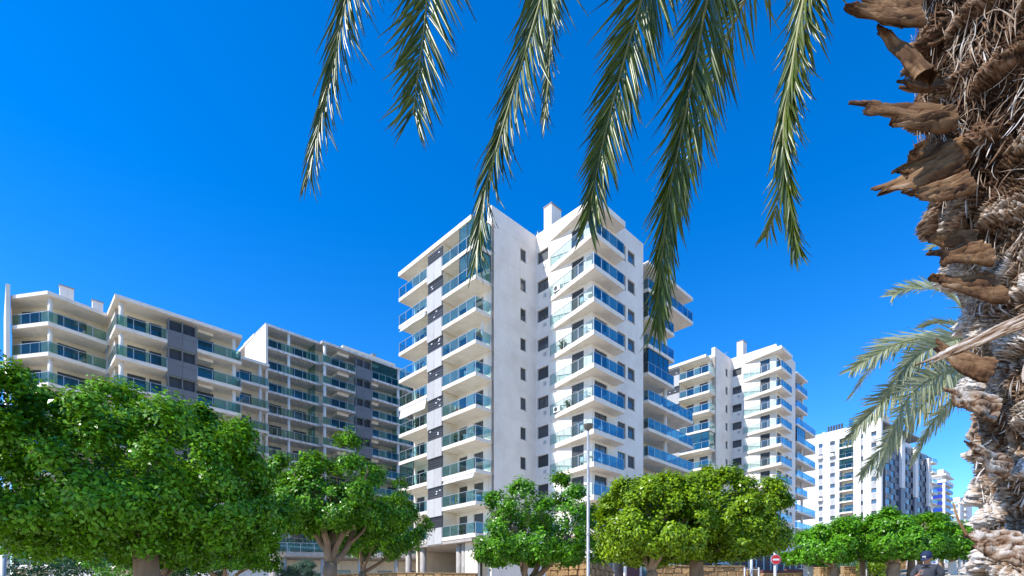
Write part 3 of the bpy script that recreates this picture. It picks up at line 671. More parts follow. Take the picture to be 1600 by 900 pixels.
def far_last():
    p = at(1500, 800, 280)
    T = empty('high_rise_block', 'farthest pale apartment block glimpsed beside the palm trunk', 'high rise', (p.x, p.y, 0), R(40))
    zr = 57; p0, p1 = (0, 18), (0, 0); zs = [zr-3*k for k in range(1, 16)]
    holes = [(s0, s0+2.2, z+0.4, z+2.3) for z in zs for s0 in (2, 7, 12)]
    obj('wall', wall_mesh(p0, p1, 5, zr, 0.5, holes), M_far, T)
    for h in holes: window(T, p0, p1, h, 0.15, 1, M_win)
    obj('wall', MB().box(0.51, 0, 5, 30, 0.4, zr), M_far, T)
    for z in zs:
        balcony(T, 'lastb', [(-1.5, 1), (-1.5, 17), (-0.01, 17), (-0.01, 1)], [[(-1.45, 16.9), (-1.45, 1.1)]], z, 0.35, M_glassF, sp=4)
        obj('balcony_side', cached('lastw', lambda: MB().box(4, -1.6, -0.3, 14, -0.01, 1.0).mesh('balcony_side')), M_far, T, (0, 0, z))
    obj('roof', MB().box(0, 0, zr+0.01, 30, 18, zr+0.4), M_far, T)
far_last()

# ------------------------------------------------------------------ podium wall with maroon panels
def podium():
    T = empty('podium_wall', 'maroon panelled podium wall with pale posts between the two towers', 'wall', PA, TH)
    f = -9.2
    a = 8.2
    k = 0
    while a < 62:
        X = PA[0]+U.x*a+Vv.x*f; Y = PA[1]+U.y*a+Vv.y*f; g = gz(X, Y)
        tz = 6.2 if a < 30 else 8.9
        if k not in (1, 3):
            pn = obj('cladding_panel', MB().box(0.16, 0, g-0.4, 2.38, 0.08, tz), M_maroon, T, (a, f, 0))
        else:
            obj('door', MB().box(0.16, 0.1, g-0.4, 2.38, 0.18, tz), M_winb, T, (a, f, 0))
        obj('post', MB().box(-0.13, -0.06, g-0.4, 0.13, 0.12, tz+0.02), M_slab, T, (a, f, 0))
        a += 2.54; k += 1
    obj('beam', MB().box(8, f-0.1, 6.23, 30.9, f+0.9, 7.0), M_slab, T)
    obj('beam', MB().box(30.95, f-0.1, 8.93, 62, f+0.9, 9.7), M_slab, T)
    obj('roof', MB().box(8.2, f+0.9, 6.4, 30.9, -8.4, 6.8), M_conc, T)
    obj('rear_wall', MB().box(8.2, f+1.2, 0.5, 62, f+1.4, 6.3), M_conc, T)
podium()
def catmull(pts, n):
    pts = [Vector(p) for p in pts]; P = [pts[0]*2-pts[1]]+pts+[pts[-1]*2-pts[-2]]; out = []
    for i in range(1, len(P)-2):
        for k in range(12):
            t = k/12; a, b, c, d = P[i-1], P[i], P[i+1], P[i+2]
            out.append(0.5*((2*b)+(-a+c)*t+(2*a-5*b+4*c-d)*t*t+(-a+3*b-3*c+d)*t**3))
    out.append(pts[-1]); L = [0]
    for a, b in zip(out[:-1], out[1:]): L.append(L[-1]+(b-a).length)
    res = []; j = 0
    for i in range(n):
        s = L[-1]*i/(n-1)
        while j < len(L)-2 and L[j+1] < s: j += 1
        t = (s-L[j])/max(L[j+1]-L[j], 1e-6); res.append(out[j].lerp(out[j+1], t))
    return res, L[-1]
# ------------------------------------------------------------------ foliage kit
def leaf_cloud(C, Nrm, size, width, jitter, tint0, up=0.35, seed=0):
    """one kite-shaped leaf per row of C, roughly facing out along Nrm"""
    g = np.random.default_rng(seed); n = len(C)
    d = g.normal(size=(n, 3)); d /= np.linalg.norm(d, axis=1)[:, None]
    nr = Nrm + d*jitter; nr[:, 2] += up; nr /= np.linalg.norm(nr, axis=1)[:, None]
    t = g.normal(size=(n, 3)); t -= nr*(t*nr).sum(1)[:, None]; t /= np.linalg.norm(t, axis=1)[:, None]
    b = np.cross(nr, t); L = size*g.uniform(0.7, 1.25, n)[:, None]; W = L*width
    base = C; tip = C+t*L; m = C+t*L*0.5+nr*L*0.0
    fold = nr*W*0.25
    V = np.stack([base, m-b*W*0.5+fold, tip-nr*L*0.08, m+b*W*0.5+fold], 1).reshape(-1, 3)
    Fq = np.arange(n*4).reshape(n, 4)
    tn = np.repeat(np.clip(tint0+g.normal(0, 0.16, n), 0, 1), 4)
    return V, Fq, tn
def unit_dirs(g, n):
    d = g.normal(size=(n, 3)); return d/np.linalg.norm(d, axis=1)[:, None]
def crown_points(rx, ry, rzu, rzd, ncl, per, spread, seed, lump=0.16, flat=0.0, inner=0.25, nlobe=None, box=0.82):
    """twig tips: lobes of foliage sit on a boxy ellipsoid, twigs on the lobes, leaves round the twigs"""
    g = np.random.default_rng(seed); nl = nlobe or max(14, ncl//26)
    d = unit_dirs(g, nl*6)
    keep = [0]                                   # spread the lobes out
    dd = d@d.T
    for i in range(1, len(d)):
        if len(keep) >= nl: break
        if dd[i, keep].max() < math.cos(1.55/math.sqrt(nl)*1.05): keep.append(i)
    d = d[keep]; nl = len(d)
    bx = np.sign(d)*np.abs(d)**box; bx /= np.maximum(1e-6, (np.abs(bx)**2.4).sum(1)**(1/2.4))[:, None]
    sz = np.where(d[:, 2] > 0, rzu, rzd); A = np.stack([np.full(nl, rx), np.full(nl, ry), sz], 1)
    lr = (rx*ry*(rzu+rzd)*0.5)**(1/3)*1.42/math.sqrt(nl)*g.uniform(0.7, 1.4, nl)
    lc = bx*A*(0.89+lump*g.normal(0, 0.55, nl))[:, None]
    nin = int(ncl*inner); nout = ncl-nin
    k = g.integers(nl, size=nout); e = unit_dirs(g, nout); out = lc[k]/(A[k]**2)
    out /= np.linalg.norm(out, axis=1)[:, None]
    e = np.where(((e*out).sum(1) < -0.25)[:, None], -e, e)
    rr = g.uniform(0.6, 1.1, nout); rr = np.where(g.random(nout) < 0.05, rr*1.35, rr)
    c = lc[k]+e*(lr[k]*rr)[:, None]*np.array([1, 1, 0.85]); nr = e*0.8+out*0.4
    if nin:
        q = unit_dirs(g, nin); qa = np.stack([np.full(nin, rx), np.full(nin, ry), np.where(q[:, 2] > 0, rzu, rzd)], 1)
        c = np.concatenate([c, q*qa*g.uniform(0.4, 0.85, nin)[:, None]]); nr = np.concatenate([nr, q]); 
    zlo = -rzd*1.02; low = c[:, 2] < zlo; c[low, 2] = zlo+g.uniform(-0.06, 0.1, low.sum())*rzd
    n = len(c); nr /= np.linalg.norm(nr, axis=1)[:, None]
    P = np.repeat(c, per, 0)+g.normal(0, spread, (n*per, 3)); Nn = np.repeat(nr, per, 0)
    tc = np.repeat(g.normal(0, 0.13, n), per)
    return P, Nn, tc
def limb(mb, p, q, r0, r1, seed, wig=0.12, n=5):
    g = random.Random(seed); p = Vector(p); q = Vector(q); L = (q-p).length
    bow = Vector((g.uniform(-1, 1), g.uniform(-1, 1), -0.6))*wig*L*0.5; pts = []
    for i in range(n+1):
        t = i/n; v = p.lerp(q, t)+bow*math.sin(math.pi*t)
        if 0 < i < n: v += Vector((g.uniform(-1, 1), g.uniform(-1, 1), g.uniform(-0.5, 0.5)))*wig*L*0.13
        pts.append(v)
    sm, _ = catmull(pts, 16); mb.tube(sm, [r0+(r1-r0)*(i/15)**0.8 for i in range(16)], 8)
    return [sm[0], sm[3], sm[6], sm[9], sm[12], sm[14], sm[15]]
def branch_mesh(mb, name):
    m = mb.mesh(name, True)
    a = m.attributes.new('tint', 'FLOAT', 'POINT'); g = np.random.default_rng(3)
    a.data.foreach_set('value', np.clip(0.55+g.normal(0, 0.06, len(m.vertices)), 0, 1).astype(np.float32)); return m
def ficus(label, px, Y, top, bot, pw, crown_px=None, leaf=0.07, ncl=1500, per=26, seed=1, lm=None, fork=0.4, trunk_r=0.16, nlimb=4, lump=0.16, depth=None, rzd_f=0.28, group='ficus street trees', lean=0.0, inner=0.22, white=False, limb_h=0.6, cat='tree', spread=0.12):
    """pruned ficus: px trunk column, pw crown half width in px, top/bot rows of the crown"""
    base = at(px, HZ, Y); base.z = gz(base.x, base.y)
    cx = crown_px if crown_px is not None else px
    zt = at(cx, top, Y).z; zb_ = at(cx, bot, Y).z; rx = pw/F*Y; ry = depth or rx*0.9
    leaf *= 1.25; H = zt-zb_; zc = zb_+H*rzd_f; cc = Vector(((cx-800)/F*Y, Y, zc))
    T = empty('ficus_tree', label, cat, base, 0, group)
    loc = lambda v: Vector(v)-base
    fz = base.z+(zb_-base.z)*limb_h
    mb = MB(); g = random.Random(seed*13+1)
    fk = Vector((base.x+lean, base.y, fz))
    n = 7; pts = [base.lerp(fk, i/n)+Vector((g.uniform(-1, 1), g.uniform(-1, 1), 0))*0.03 for i in range(n+1)]
    pts[0].z -= 0.15
    mb.tube([loc(p) for p in pts], [trunk_r*(1.35-0.4*i/n) for i in range(n+1)], 12)
    tr = obj('trunk', branch_mesh(mb, 'trunk'), M_trunkw, T)
    for k in range(nlimb):
        a = 2*math.pi*(k+0.5*g.random())/nlimb+0.4
        e = Vector((cc.x+math.cos(a)*rx*fork*g.uniform(0.8, 1.2), cc.y+math.sin(a)*ry*fork*g.uniform(0.8, 1.2), zb_+H*g.uniform(0.3, 0.5)))
        lb = MB(); lp = limb(lb, loc(fk-Vector((0, 0, 0.08))), loc(e), trunk_r*0.62, trunk_r*0.28, seed*31+k, 0.22)
        for j in range(3):
            s = lp[2+j]; e2 = e+Vector((g.uniform(-1, 1)*rx*0.3, g.uniform(-1, 1)*ry*0.3, H*g.uniform(0.0, 0.25)))
            lq = limb(lb, s, loc(e2), trunk_r*0.3, trunk_r*0.07, seed*57+k*5+j, 0.25)
            e3 = e2+Vector((g.uniform(-1, 1)*rx*0.2, g.uniform(-1, 1)*ry*0.2, H*g.uniform(-0.05, 0.12)))
            limb(lb, lq[3], loc(e3), trunk_r*0.15, trunk_r*0.05, seed*91+k*5+j, 0.25)
        obj('limb', branch_mesh(lb, 'limb'), M_trunkw, T)
    spread *= 0.6; P, Nn, tc = crown_points(rx*0.95, ry*0.95, H*(1-rzd_f)*0.95, H*rzd_f*0.95, ncl, per, spread, seed, lump, inner=inner)
    P = P+np.array(cc-base)
    V, Fq, tn = leaf_cloud(P, Nn, leaf, 0.55, 0.55, 0.45+tc, 0.5, seed)
    cr = obj('crown', mesh_np('crown', V, Fq, False, tn), lm or M_leaf, T); cr['kind'] = 'stuff'
    if white:
        obj('limewash', MB().lathe([(trunk_r*1.42, 0.0), (trunk_r*1.3, (fz-base.z)*0.75)], 14), M_white, T)
    return T
ficus('big dense round-topped ficus filling the left foreground, flat trimmed underside', 229, 11.5, 624, 864, 224, 204, 0.082, 4900, 30, 2, M_leaf, 0.35, 0.24, 4, 0.17, 2.7, 0.3, inner=0.12, spread=0.15, limb_h=1.05)
ficus('spreading ficus with bare forked pinkish limbs under its crown, right of the big left one', 516, 21, 706, 830, 100, 520, 0.115, 1500, 28, 3, M_leaf, 0.55, 0.27, 5, 0.24, 2.6, 0.22, inner=0.2, limb_h=0.66, spread=0.17)
ficus('small ficus with thin forked stems behind the spreading one, beside the grey panel tower', 566, 27, 775, 865, 66, 590, 0.13, 700, 26, 4, M_leaf, 0.5, 0.17, 4, 0.22, 2.2, 0.3, limb_h=0.7, spread=0.17)
ficus('V-forked ficus with pale trunk in front of the stone wall corner and tower base', 824, 25, 752, 878, 96, 838, 0.125, 1200, 28, 5, M_leaf3, 0.5, 0.26, 4, 0.26, 2.6, 0.2, limb_h=0.62, spread=0.18)
ficus('wide dense yellowish ficus with limewashed trunk, centre right', 1018, 20, 742, 876, 82, 1022, 0.11, 1700, 30, 6, M_leaf2, 0.4, 0.2, 4, 0.10, 2.3, 0.3, white=True, limb_h=0.8, spread=0.16)
ficus('yellowish ficus with plain brown trunk merging with its neighbour, left of the no-entry sign', 1088, 21.5, 732, 872, 106, 1123, 0.115, 2200, 30, 7, M_leaf2, 0.4, 0.26, 4, 0.10, 2.6, 0.32, limb_h=1.05, spread=0.16)
ficus('small flat-bottomed ficus right of the no-entry sign with slim pale trunk', 1303, 34, 818, 876, 50, 1288, 0.16, 620, 26, 8, M_leaf3, 0.4, 0.17, 3, 0.16, 2.0, 0.3, limb_h=0.8, spread=0.2)
ficus('ficus with slim dark trunk third from the palm on the promenade', 1347, 37, 806, 872, 46, 1352, 0.17, 600, 26, 9, M_leaf3, 0.4, 0.17, 3, 0.16, 2.0, 0.3, limb_h=0.9, spread=0.2)
ficus('ficus with thick pale forked trunk on the promenade left of the man in the cap', 1396, 33, 800, 868, 56, 1398, 0.16, 750, 26, 10, M_leaf3, 0.45, 0.28, 3, 0.18, 2.3, 0.3, limb_h=0.75, spread=0.2)
ficus('ficus above the man in the cap, nearest to the palm trunk', 1424, 35, 806, 866, 52, 1450, 0.16, 700, 26, 12, M_leaf3, 0.4, 0.2, 3, 0.16, 2.2, 0.3, limb_h=0.9, spread=0.2)
for k, (px, Y) in enumerate(((1370, 44), (1380, 52), (1437, 48), (1470, 46), (1488, 41), (1510, 50))):
    ficus(['ficus stem seen between the two thick trunks, farther up the promenade', 'thin far ficus on the promenade against the white wall', 'far ficus on the promenade directly behind the cap', 'far ficus on the promenade right of the man, dark stem', 'promenade ficus with limewashed foot right of the man', 'far promenade ficus beside the palm trunk'][k],
          px, Y, 818, 868, 34, px, 0.2, 300, 24, 20+k, M_leaf3, 0.4, 0.2, 3, 0.16, 1.8, 0.3, limb_h=0.9, white=(k == 4), spread=0.22)
ficus('small open ficus with thin stems under the right side of the big left crown', 349, 22, 838, 884, 66, 352, 0.12, 420, 24, 30, M_leaf3, 0.5, 0.14, 4, 0.22, 1.8, 0.35, limb_h=0.75, spread=0.18)
ficus('slender limewashed ficus directly behind the big left trunk', 252, 14, 846, 884, 50, 258, 0.09, 240, 24, 31, M_leaf, 0.5, 0.12, 3, 0.22, 1.0, 0.35, white=True, limb_h=0.9)
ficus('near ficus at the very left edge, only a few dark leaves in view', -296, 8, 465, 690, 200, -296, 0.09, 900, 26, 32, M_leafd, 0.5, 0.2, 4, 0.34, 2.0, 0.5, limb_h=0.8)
def shrub(label, px, Y, top, bot, pw, lm, seed, leaf=0.1, ncl=260, name='shrub', lump=0.3):
    b = at(px, HZ, Y); b.z = gz(b.x, b.y)
    T = empty(name, label, 'shrub', b)
    zt = at(px, top, Y).z; zb_ = max(at(px, bot, Y).z, b.z+0.2); H = zt-b.z; rx = pw/F*Y
    P, Nn, tc = crown_points(rx, rx*0.9, H*0.5, H*0.5, ncl, 24, 0.13, seed, lump)
    V, Fq, tn = leaf_cloud(P+np.array((0, 0, H*0.5)), Nn, leaf, 0.55, 0.8, 0.45+tc, 0.4, seed)
    cr = obj('foliage', mesh_np('foliage', V, Fq, False, tn), lm, T); cr['kind'] = 'stuff'
    mb = MB()
    for k in range(4): limb(mb, (0, 0, -0.1), (math.cos(k*1.6)*rx*0.5, math.sin(k*1.6)*rx*0.5, H*0.6), 0.05, 0.02, seed+k)
    obj('stems', branch_mesh(mb, 'stems'), M_trunkw, T)
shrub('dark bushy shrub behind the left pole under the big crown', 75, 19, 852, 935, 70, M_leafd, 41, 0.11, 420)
shrub('bright leafy shrub left of the big left trunk', 190, 15, 864, 930, 34, M_leaf3, 42, 0.09, 260)
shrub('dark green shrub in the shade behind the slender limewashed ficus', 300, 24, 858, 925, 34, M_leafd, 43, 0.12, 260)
shrub('round yellow-green shrub among the stone planters on the right', 1362, 42, 876, 905, 16, M_leaf2, 44, 0.14, 160)
shrub('silvery green shrub behind the promenade planters', 1345, 52, 868, 895, 22, M_conif, 45, 0.16, 160)
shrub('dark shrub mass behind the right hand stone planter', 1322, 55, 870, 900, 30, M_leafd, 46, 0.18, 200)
# cloud-pruned conifer
def cloud_pine():
    b = at(466, HZ, 24); b.z = gz(b.x, b.y)
    T = empty('cloud_pruned_pine', 'low cloud-pruned blue-green conifer left of the spreading ficus trunk', 'conifer', b)
    mb = MB(); g = random.Random(5)
    pads = [(-0.45, 2.05, 0.5), (0.15, 2.3, 0.5), (0.55, 1.95, 0.4), (-0.15, 1.7, 0.42), (-0.75, 1.75, 0.35), (0.35, 2.5, 0.3)]
    for k, (dx, dz, r) in enumerate(pads):
        P, Nn, tc = crown_points(r, r*0.9, 0.16, 0.1, 70, 30, 0.05, 60+k, 0.1)
        V, Fq, tn = leaf_cloud(P+np.array((dx, 0.1*k-0.2, dz)), Nn, 0.09, 0.22, 0.6, 0.5+tc, 0.6, 60+k)
        c = obj('foliage_pad', mesh_np('foliage_pad', V, Fq, False, tn), M_conif, T); c['kind'] = 'stuff'
        limb(mb, (0, 0, 0.9), (dx, 0.1*k-0.2, dz-0.05), 0.05, 0.025, k)
    mb.tube([(0.05, 0, -0.1), (-0.05, 0, 0.5), (0, 0, 0.95)], [0.1, 0.08, 0.06], 8)
    obj('trunk', branch_mesh(mb, 'trunk'), M_trunkw, T)
cloud_pine()

# ------------------------------------------------------------------ palms
def leaflet_arrays(bend, seg=5):
    """unit blade along +Y, folded along its midrib, drooping towards the tip"""
    v = []; t = []
    for j in range(seg+1):
        u = j/seg; w_ = 0.5*(0.35+0.65*math.sin(math.pi*min(u*1.6, 1)*0.5))*(1-u**2.2)+0.015
        z = -bend*u*u; v += [(-w_, u, z+w_*0.0), (0, u, z-0.0), (w_, u, z)]; t += [0]*3
    v = np.array(v); V2 = v.copy()
    f = []
    for j in range(seg):
        a = j*3; f += [(a, a+1, a+4, a+3), (a+1, a+2, a+5, a+4)]
    return V2, np.array(f)
LVAR = [leaflet_arrays(b) for b in (0.05, 0.15, 0.28)]
def leaflet_mesh(k, tintv, mt):
    V, Fq = LVAR[k]; V = V.copy(); V[:, 2] = V[:, 2]; Vx = V.copy(); Vx[1::3, 2] -= 0.012
    return mesh_np('leaflet', Vx, Fq, True, np.full(len(V), tintv))
def frond(parent, origin, pts, Nref, L0, nside, seed, lmat, s0=0.2, sepn=0, alpha=(58, 20), grav=0.25, width=0.024, r0=0.02, vis=None, asym=1.0, kind_tint=0.45):
    g = random.Random(seed)
    P, Ltot = catmull(pts, 60); org = Vector(origin)
    mb = MB(); mb.tube([p-org for p in P], [r0*(1-0.85*i/59)+0.0015 for i in range(60)], 6)
    fr = obj('frond', mb.mesh('frond', True), M_rachis, parent)
    N0 = Vector(Nref).normalized(); sep = []; Va = []; Fa = []; Ta = []; cnt = 0
    for side in (-1, 1):
        for k in range(nside):
            s = s0+(1-s0)*(max(k+g.uniform(-0.25, 0.25), 0)/nside)**0.92; s = min(max(s, s0), 0.995)
            x = s*59; i = int(x); p = P[i].lerp(P[min(i+1, 59)], x-i); T = (P[min(i+2, 59)]-P[max(i-1, 0)]).normalized()
            N = (N0-T*N0.dot(T)).normalized(); S = T.cross(N)*side
            q = (s-s0)/(1-s0); al = R(alpha[0]+(alpha[1]-alpha[0])*q+g.uniform(-9, 9))
            d = T*math.cos(al)+S*math.sin(al)*(asym if side > 0 else 1)+N*g.uniform(0.0, 0.35)
            d = d.normalized()+Vector((0, 0, -grav*g.uniform(0.4, 1.4))); d.normalize()
            L = L0*(0.55+0.45*math.sin(math.pi*min(0.15+q*0.75, 1)))*g.uniform(0.82, 1.15)*(1-0.35*q*q)
            zn = (N*0.8+S*-0.4+Vector((g.uniform(-.35, .35), g.uniform(-.35, .35), g.uniform(-.35, .35)))); zn = (zn-d*zn.dot(d)).normalized()
            xa = d.cross(zn); kv = g.choice((0, 0, 1, 1, 2)); wd = width*g.uniform(0.8, 1.2)
            M = Matrix((xa*wd, d*L, zn*L)).transposed(); tt = min(max(g.gauss(kind_tint, 0.2), 0), 1)
            tb = round(tt*3)/3
            if vis and vis(p+d*L*0.5): sep.append((L, p-org, M, kv, tb))
            else: sep.append((-L, p-org, M, kv, tb))
    sep.sort(key=lambda e: -e[0])
    for idx, (L, p, M, kv, tb) in enumerate(sep):
        if idx < sepn and L > 0:
            me = cached(('leaflet', kv, tb, lmat.name), lambda: leaflet_mesh(kv, tb, lmat))
            o = obj('leaflet', me, lmat, fr); o.matrix_local = Matrix.Translation(p) @ M.to_4x4()
        else:
            V, Fq = LVAR[kv]; Vx = V.copy(); Vx[1::3, 2] -= 0.012
            Va.append(Vx@np.array(M).T+np.array(p)); Fa.append(Fq+cnt); Ta.append(np.full(len(V), tb)); cnt += len(V)
    if Va:
        lo = obj('leaflets', mesh_np('leaflets', np.concatenate(Va), np.concatenate(Fa), True, np.concatenate(Ta)), lmat, fr); lo['kind'] = 'stuff'
    return fr
def inframe(v):
    if v.y < 0.3: return False
    px = 800+v.x/v.y*F; py = HZ-(v.z-EYE)/v.y*F
    return -20 < px < 1620 and py > -20

# near palm: trunk --------------------------------------------------------
PY = 2.45; PXB = 2.61; PZ0 = gz(PXB, PY)
def pc(z): return Vector((PXB-0.045*max(z-1.6, 0), PY, z))
def pr(z):
    t = min(max((z-2.85)/0.95, 0), 1); t = t*t*(3-2*t)
    return 0.35+0.15*t
palm = empty('palm_tree', 'huge near date palm with rough shaggy trunk at the right edge and hanging fronds overhead', 'palm', (PXB, PY, PZ0))
POFF = Vector((PXB, PY, PZ0))
VOR = noise.voronoi; NO = noise.noise
def plates(q, rough=1.0):
    """height and tone of weathered, cracked bark: splintered plates at two sizes, cracks between them"""
    w1 = NO(q*5.0); w2 = NO(q*5.0+Vector((7, 3, 1))); w3 = NO(q*2.1+Vector((1, 9, 4)))
    ang = 1.9*w3+0.7*w1; ca, sa = math.cos(ang), math.sin(ang)
    w4 = NO(q*14.0+Vector((2, 8, 5))); x = q.x+0.03*w2+0.014*w4; y = q.y+0.03*w1; sx = x*ca-q.z*sa; sz = x*sa+q.z*ca
    q1 = Vector((sx, y*0.8, sz*0.36))*15
    d, p = VOR(q1); cp = p[0]; r1 = (math.sin(cp.x*12.9+cp.y*78.2+cp.z*37.7)*43758.5453) % 1.0
    c1 = min(max((d[1]-d[0])/0.10, 0), 1)
    t1 = (q1-cp).x*0.022*math.cos(r1*40)+(q1-cp).z*0.026*math.sin(r1*31)
    q2 = Vector((sx*1.0+0.02*w1, y*0.7, sz*(0.34+0.14*w3)))*(40 if r1 > 0.5 else 27)
    d2, p2 = VOR(q2); cq = p2[0]; r2 = (math.sin(cq.x*15.9+cq.y*48.2+cq.z*27.7)*23758.5453) % 1.0
    c2 = min(max((d2[1]-d2[0])/0.16, 0), 1)
    gr = NO(Vector((sx*110, y*110, sz*14)))
    lay = NO(Vector((sx*7, y*7, sz*3.2))+Vector((r1*9, 0, 4)))*4.5; saw = lay-math.floor(lay)
    h = (saw*0.016+(r1-0.45)*0.042+t1-(1-c1)*0.030+(r2-0.5)*0.016-(1-c2)*0.011+gr*0.003)*rough
    tone = (r1-0.5)*0.30+(r2-0.5)*0.22+gr*0.20-(1-c1)*0.40-(1-c2)*0.26+0.35*NO(q*3.1+Vector((5, 5, 2)))+(saw-0.5)*0.22-(0.25 if saw < 0.09 else 0)
    return h, tone, w1
NB = []                                            # spiral of old leaf bases: (angle, height)
_z = 1.2; _n = 0
while _z < 5.2: NB.append((_n*2.39996 % (2*math.pi), _z)); _n += 1; _z += 0.026
NBA = np.array(NB)
def scar_height(a, z):
    """rounded old leaf bases, steep lower lip, overlapping upwards"""
    da = (NBA[:, 0]-a+math.pi) % (2*math.pi)-math.pi; dz = z-NBA[:, 1]
    u = da/0.34; v = dz/0.085
    e = np.clip(1-u*u, 0, 1)*np.where((v > -0.35) & (v < 1.6), np.where(v < 0, (v+0.35)/0.35, np.clip(1-v/1.6, 0, 1)), 0)
    return float(e.max())
def make_core():
    zs_ = list(np.linspace(PZ0-0.1, 1.5, 10))[:-1]+list(np.linspace(1.5, 4.6, 620))+list(np.linspace(4.6, 5.7, 14))[1:]
    A = list(np.linspace(math.pi*0.72, math.pi*1.76, 360))+list(np.linspace(math.pi*1.76, math.pi*2.72, 30))[1:-1]
    na = len(A); nz = len(zs_); V = np.zeros((nz, na, 3)); tn = np.zeros((nz, na))
    for i, z in enumerate(zs_):
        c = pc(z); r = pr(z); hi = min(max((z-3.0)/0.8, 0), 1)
        for k, a in enumerate(A):
            ca, sa = math.cos(a), math.sin(a)
            if k > 359 or z < 1.5 or z > 4.62:
                V[i, k] = (c.x+ca*r-POFF.x, c.y+sa*r-POFF.y, z-POFF.z); tn[i, k] = 0.4; continue
            P = Vector((ca*r, sa*r, z))
            h, tone, w1 = plates(P); sh = scar_height(a+0.12*w1, z+0.03*NO(P*6+Vector((3, 3, 3))))
            rr = r-0.045+h*(1.0-0.25*hi)+sh*(0.085+0.02*hi)+0.04*w1
            V[i, k] = (c.x+ca*rr-POFF.x, c.y+sa*rr-POFF.y, z-POFF.z)
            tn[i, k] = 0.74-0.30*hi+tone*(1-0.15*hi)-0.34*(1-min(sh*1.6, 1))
    idx = np.arange(nz*na).reshape(nz, na); nx = np.roll(idx, -1, 1)
    Fq = np.stack([idx[:-1], nx[:-1], nx[1:], idx[1:]], -1).reshape(-1, 4)
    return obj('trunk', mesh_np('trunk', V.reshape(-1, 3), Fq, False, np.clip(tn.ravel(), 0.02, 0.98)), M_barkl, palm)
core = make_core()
def boot_mesh(seed, ragged=0.2, nl=34, nw=26, crack=1.0):
    """old leaf base: broad at the trunk, tapering and split at the broken end; unit size, grows along +Y, 1 wide, thick in z"""
    g = random.Random(seed); top = []; bot = []; tt = []; tb = []
    sd = seed*3.17; tipc = g.uniform(-0.25, 0.25); tp = g.uniform(0.3, 0.52); bend = g.uniform(-0.15, 0.25)
    for j in range(nl):
        u = j/(nl-1)
        for i in range(nw):
            s = -1+2*i/(nw-1); edge = 1+0.30*NO(Vector((u*4, math.copysign(0.7, s), sd)))+0.10*NO(Vector((u*13, math.copysign(0.9, s), sd+1)))
            w_ = 0.5*(1-tp*u**1.2)*edge; th = 0.36*(1-0.78*u)
            fib = NO(Vector((s*5+0.8*u, u*1.1, sd)))*0.07+NO(Vector((s*13+u, u*2.5, sd+9)))*0.045+NO(Vector((s*30, u*5, sd+19)))*0.02
            lump = NO(Vector((s*1.5, u*3.0, sd+4)))*0.11
            z = 0.22*(1-s*s)*(1-0.5*u)+bend*u*u
            cut = ragged*(NO(Vector((s*2.2, 3.3, sd)))*1.0+NO(Vector((s*7, 1.3, sd)))*0.5)
            y = u+cut*max(0, (u-0.55)/0.45)**1.3; x = s*w_+tipc*u*u*0.5
            pl = 0.0; tone = 0.0
            if crack:
                d, p = VOR(Vector((x*5, y*1.6, sd))*1.6); c1 = min((d[1]-d[0])/0.12, 1); pl = -(1-c1)*0.05*crack; tone = -(1-c1)*0.3*crack
            top.append((x, y, z+th*0.5*(1-0.6*s*s)+fib+lump+pl)); bot.append((x*0.97, y-0.01, z-th*0.5*(1-0.6*s*s)+lump+fib*0.7))
            t = 0.45+0.12*u+fib*3.4+NO(Vector((s*2, u*3.2, sd+2)))*0.4+tone-(0.3 if u > 0.95 else 0)
            tt.append(t); tb.append(t-0.1)
    V = top+bot; n = nl*nw; f = []
    for j in range(nl-1):
        for i in range(nw-1):
            a = j*nw+i; f.append((a, a+1, a+nw+1, a+nw)); f.append((n+a, n+a+nw, n+a+nw+1, n+a+1))
        a = j*nw; f.append((a, a+nw, n+a+nw, n+a)); a = j*nw+nw-1; f.append((a, n+a, n+a+nw, a+nw))
    for i in range(nw-1):
        a = (nl-1)*nw+i; f.append((a, a+1, n+a+1, n+a))
    return mesh_np('leaf_base', np.array(V), np.array(f), False, np.clip(np.array(tt+tb), 0.02, 1))
BOOTS = [boot_mesh(100+k) for k in range(6)]
for m_ in BOOTS: m_.materials.append(M_boot)
BOOTSG = []
for k in range(6):
    b = boot_mesh(140+k, 0.3, crack=1.8); b.materials.append(M_barkl); BOOTSG.append(b)
def place_boot(p, d, up, wd, ln, th, me):
    d = Vector(d).normalized(); up = Vector(up); z = (up-d*up.dot(d)).normalized(); x = d.cross(z)
    o = obj('leaf_base', me, None, palm)
    M = Matrix((x*wd, d*ln, z*th)).transposed().to_4x4(); o.matrix_local = Matrix.Translation(Vector(p)-POFF) @ M
    return o
gb_ = random.Random(77)
for n, (a, z) in enumerate(NB):
    c = pc(z); r = pr(z); rad = Vector((math.cos(a), math.sin(a), 0)); hi = min(max((z-3.0)/0.7, 0), 1)
    if rad.y > 0.45 or z < 1.45 or z > 4.9 or gb_.random() > 0.26+0.25*hi: continue
    d = rad*(0.55+0.3*hi)+Vector((gb_.uniform(-.3, .3), gb_.uniform(-.3, .3), 0.8-0.5*hi+gb_.uniform(-.3, .3)))
    place_boot(c+rad*(r-0.085), d, Vector((0, 0, 0.6))+rad*0.8, 0.21*gb_.uniform(0.7, 1.3), (0.12+0.09*hi)*gb_.uniform(0.7, 1.3), 0.13, gb_.choice(BOOTS if hi > gb_.random()*0.9+0.1 else BOOTSG))
